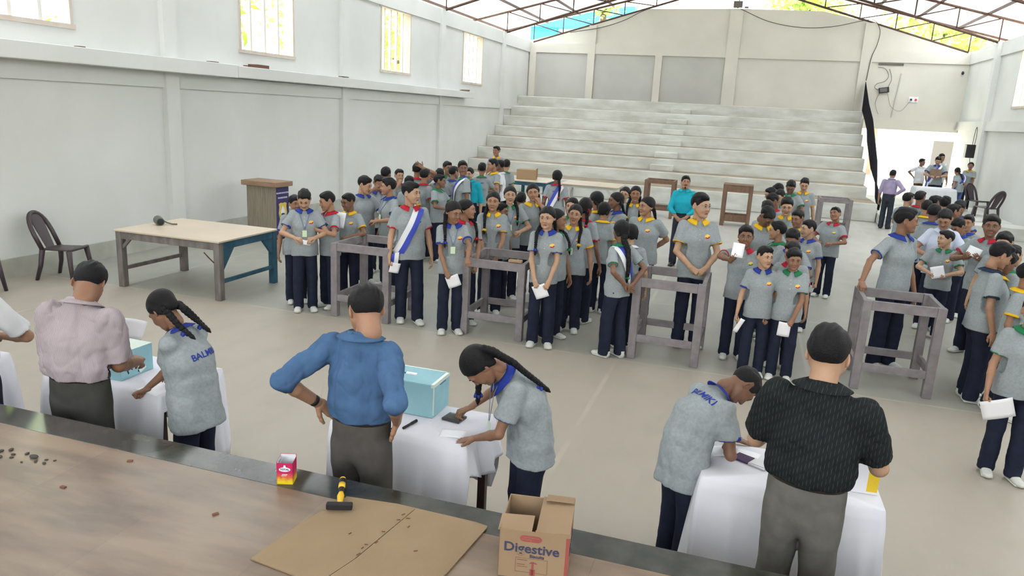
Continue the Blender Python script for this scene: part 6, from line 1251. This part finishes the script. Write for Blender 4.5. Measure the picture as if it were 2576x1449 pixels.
# girl at the left table
r = -86
g1 = person(dict(k='girl', x=-3.06, y=3.47, h=1.50, rot=r, fine=1, c='blue', f='t', txt='BALMIKI', ts=.055, tz=.70, bend=22, hp=26, hb=.1, hy=-14, skin=1, seed=44, hem=.42, fold=1.4, loose=1.12, braids={s: [(s*.052, .080, -.03, 'h'), (s*.055, .090, -.075, 'h'), (s*.052, .062, .84, 'c'), (s*.050, .088, .80, 'c')] for s in (-1, 1)}, br=1.1,
    ra=wt(-3.40, 3.42, .795, (1, .6, 0), (.2, -1, -.1), (0, 0, -1), 'fist'), la=wt(-3.38, 3.66, .80, (1, .6, 0), (-.2, -1, -.1), (0, 0, -1), 'relax'), label='girl with blue collar stooping over the left table, seen in profile', group=FG))
# girl marking a paper in the middle
r = -58
g2 = person(dict(k='girl', x=-1.02, y=3.80, h=1.49, rot=r, fine=1, c='blue', f='bL', bend=46, hp=30, hb=.15, hy=0, skin=1, seed=45, hem=.44, fold=1.4, loose=1.08, br=1.35,
    braids={1: [(.03, .098, .03, 'h'), (.05, .112, -.03, 'h'), (.052, .075, .85, 'c'), (.056, .078, .80, 'c'), (.056, .086, .73, 'c'), (.056, .088, .70, 'c')], -1: [(-.066, -.01, -.03, 'h'), (-.01, -.01, -.05, 'd'), (-.005, 0, -.07, 'd'), (0, 0, -.07, 'd')]},
    ra=wt(-1.44, 3.93, .845, (1, .5, -.5), (.2, -1, -.2), (0, -.2, -1), 'pinch'), la=wt(-1.30, 3.66, .79, (1, .3, 0), (0, -1, -.1), (0, 0, -1), 'spread'), label='girl with blue collar and hair ribbons bending to mark a paper at the middle table', group=FG))
# boy bending at the right table
r = 128
b1 = person(dict(k='boy', x=-.16, y=3.98, h=1.44, rot=r, fine=1, c='blue', f='t', txt='BALMIKI', ts=.062, tz=.76, bend=53, hp=30, hb=.1, hy=-16, skin=3, seed=46, hair=3, hem=.42, fold=1.4, loose=1.10,
    ra=wt(.06, 4.12, .80, (1, .6, .2), (-.5, -1, -.15), (0, 0, -1), 'pinch'), la=wt(.10, 4.28, .79, (1, .3, 0), (0, -1, -.1), (0, 0, -1), 'flat'), label='boy with blue collar bending over the right table to write', group=FG))
# person cut by the left edge
m4 = person(dict(k='man', x=-4.27, y=2.99, h=1.70, rot=at_rot(165, -4.27, 3.0), cm='white_cloth', sm='white_cloth', sh='half', slv=.8, cuffs=0, tm='navy', shoe='leather', skin=0, seed=47, ra='waist', la=((.10, -.19, .68), (.4, 1, -.4), (.1, -.8, .1), (-.3, .2, -.8), 'fist'), label='person in a white shirt and dark trousers cut off by the left picture edge', group=FG))
# their pens and papers
for nm, g, s in (('girl at the middle table', g2, -1), ('boy at the right table', b1, -1)):
    T, f, n, hs, E = g[s]; c = T+f*.075+n*.035; pen('pen', tuple(c-np.array([0, 0, .045])), tuple(c+np.array([.01, -.01, .055])), .0055, 'pen_gold', 'black_plastic' if 'boy' in nm else 'pen_gold', 'slim pen in the hand of the '+nm)
paper((-1.46, 3.72, .764), .15, .11, 12, 0, 'translucent ballot sheet under the hand of the girl at the middle table', flatz=True, bend=.004, group='papers lying on the polling tables')
paper((-3.44, 3.56, .764), .20, .15, -10, 0, 'crumpled sheet before the girl at the left table', flatz=True, bend=.006, group='papers lying on the polling tables')
paper((.04, 4.14, .764), .16, .13, 25, 0, 'ballot sheet under the arm of the boy at the right table', flatz=True, bend=.004, group='papers lying on the polling tables')
paper((.17, 4.14, .766), .14, .12, -15, 0, 'ballot sheet beside the open stamp pad on the right table', flatz=True, bend=.004, group='papers lying on the polling tables')
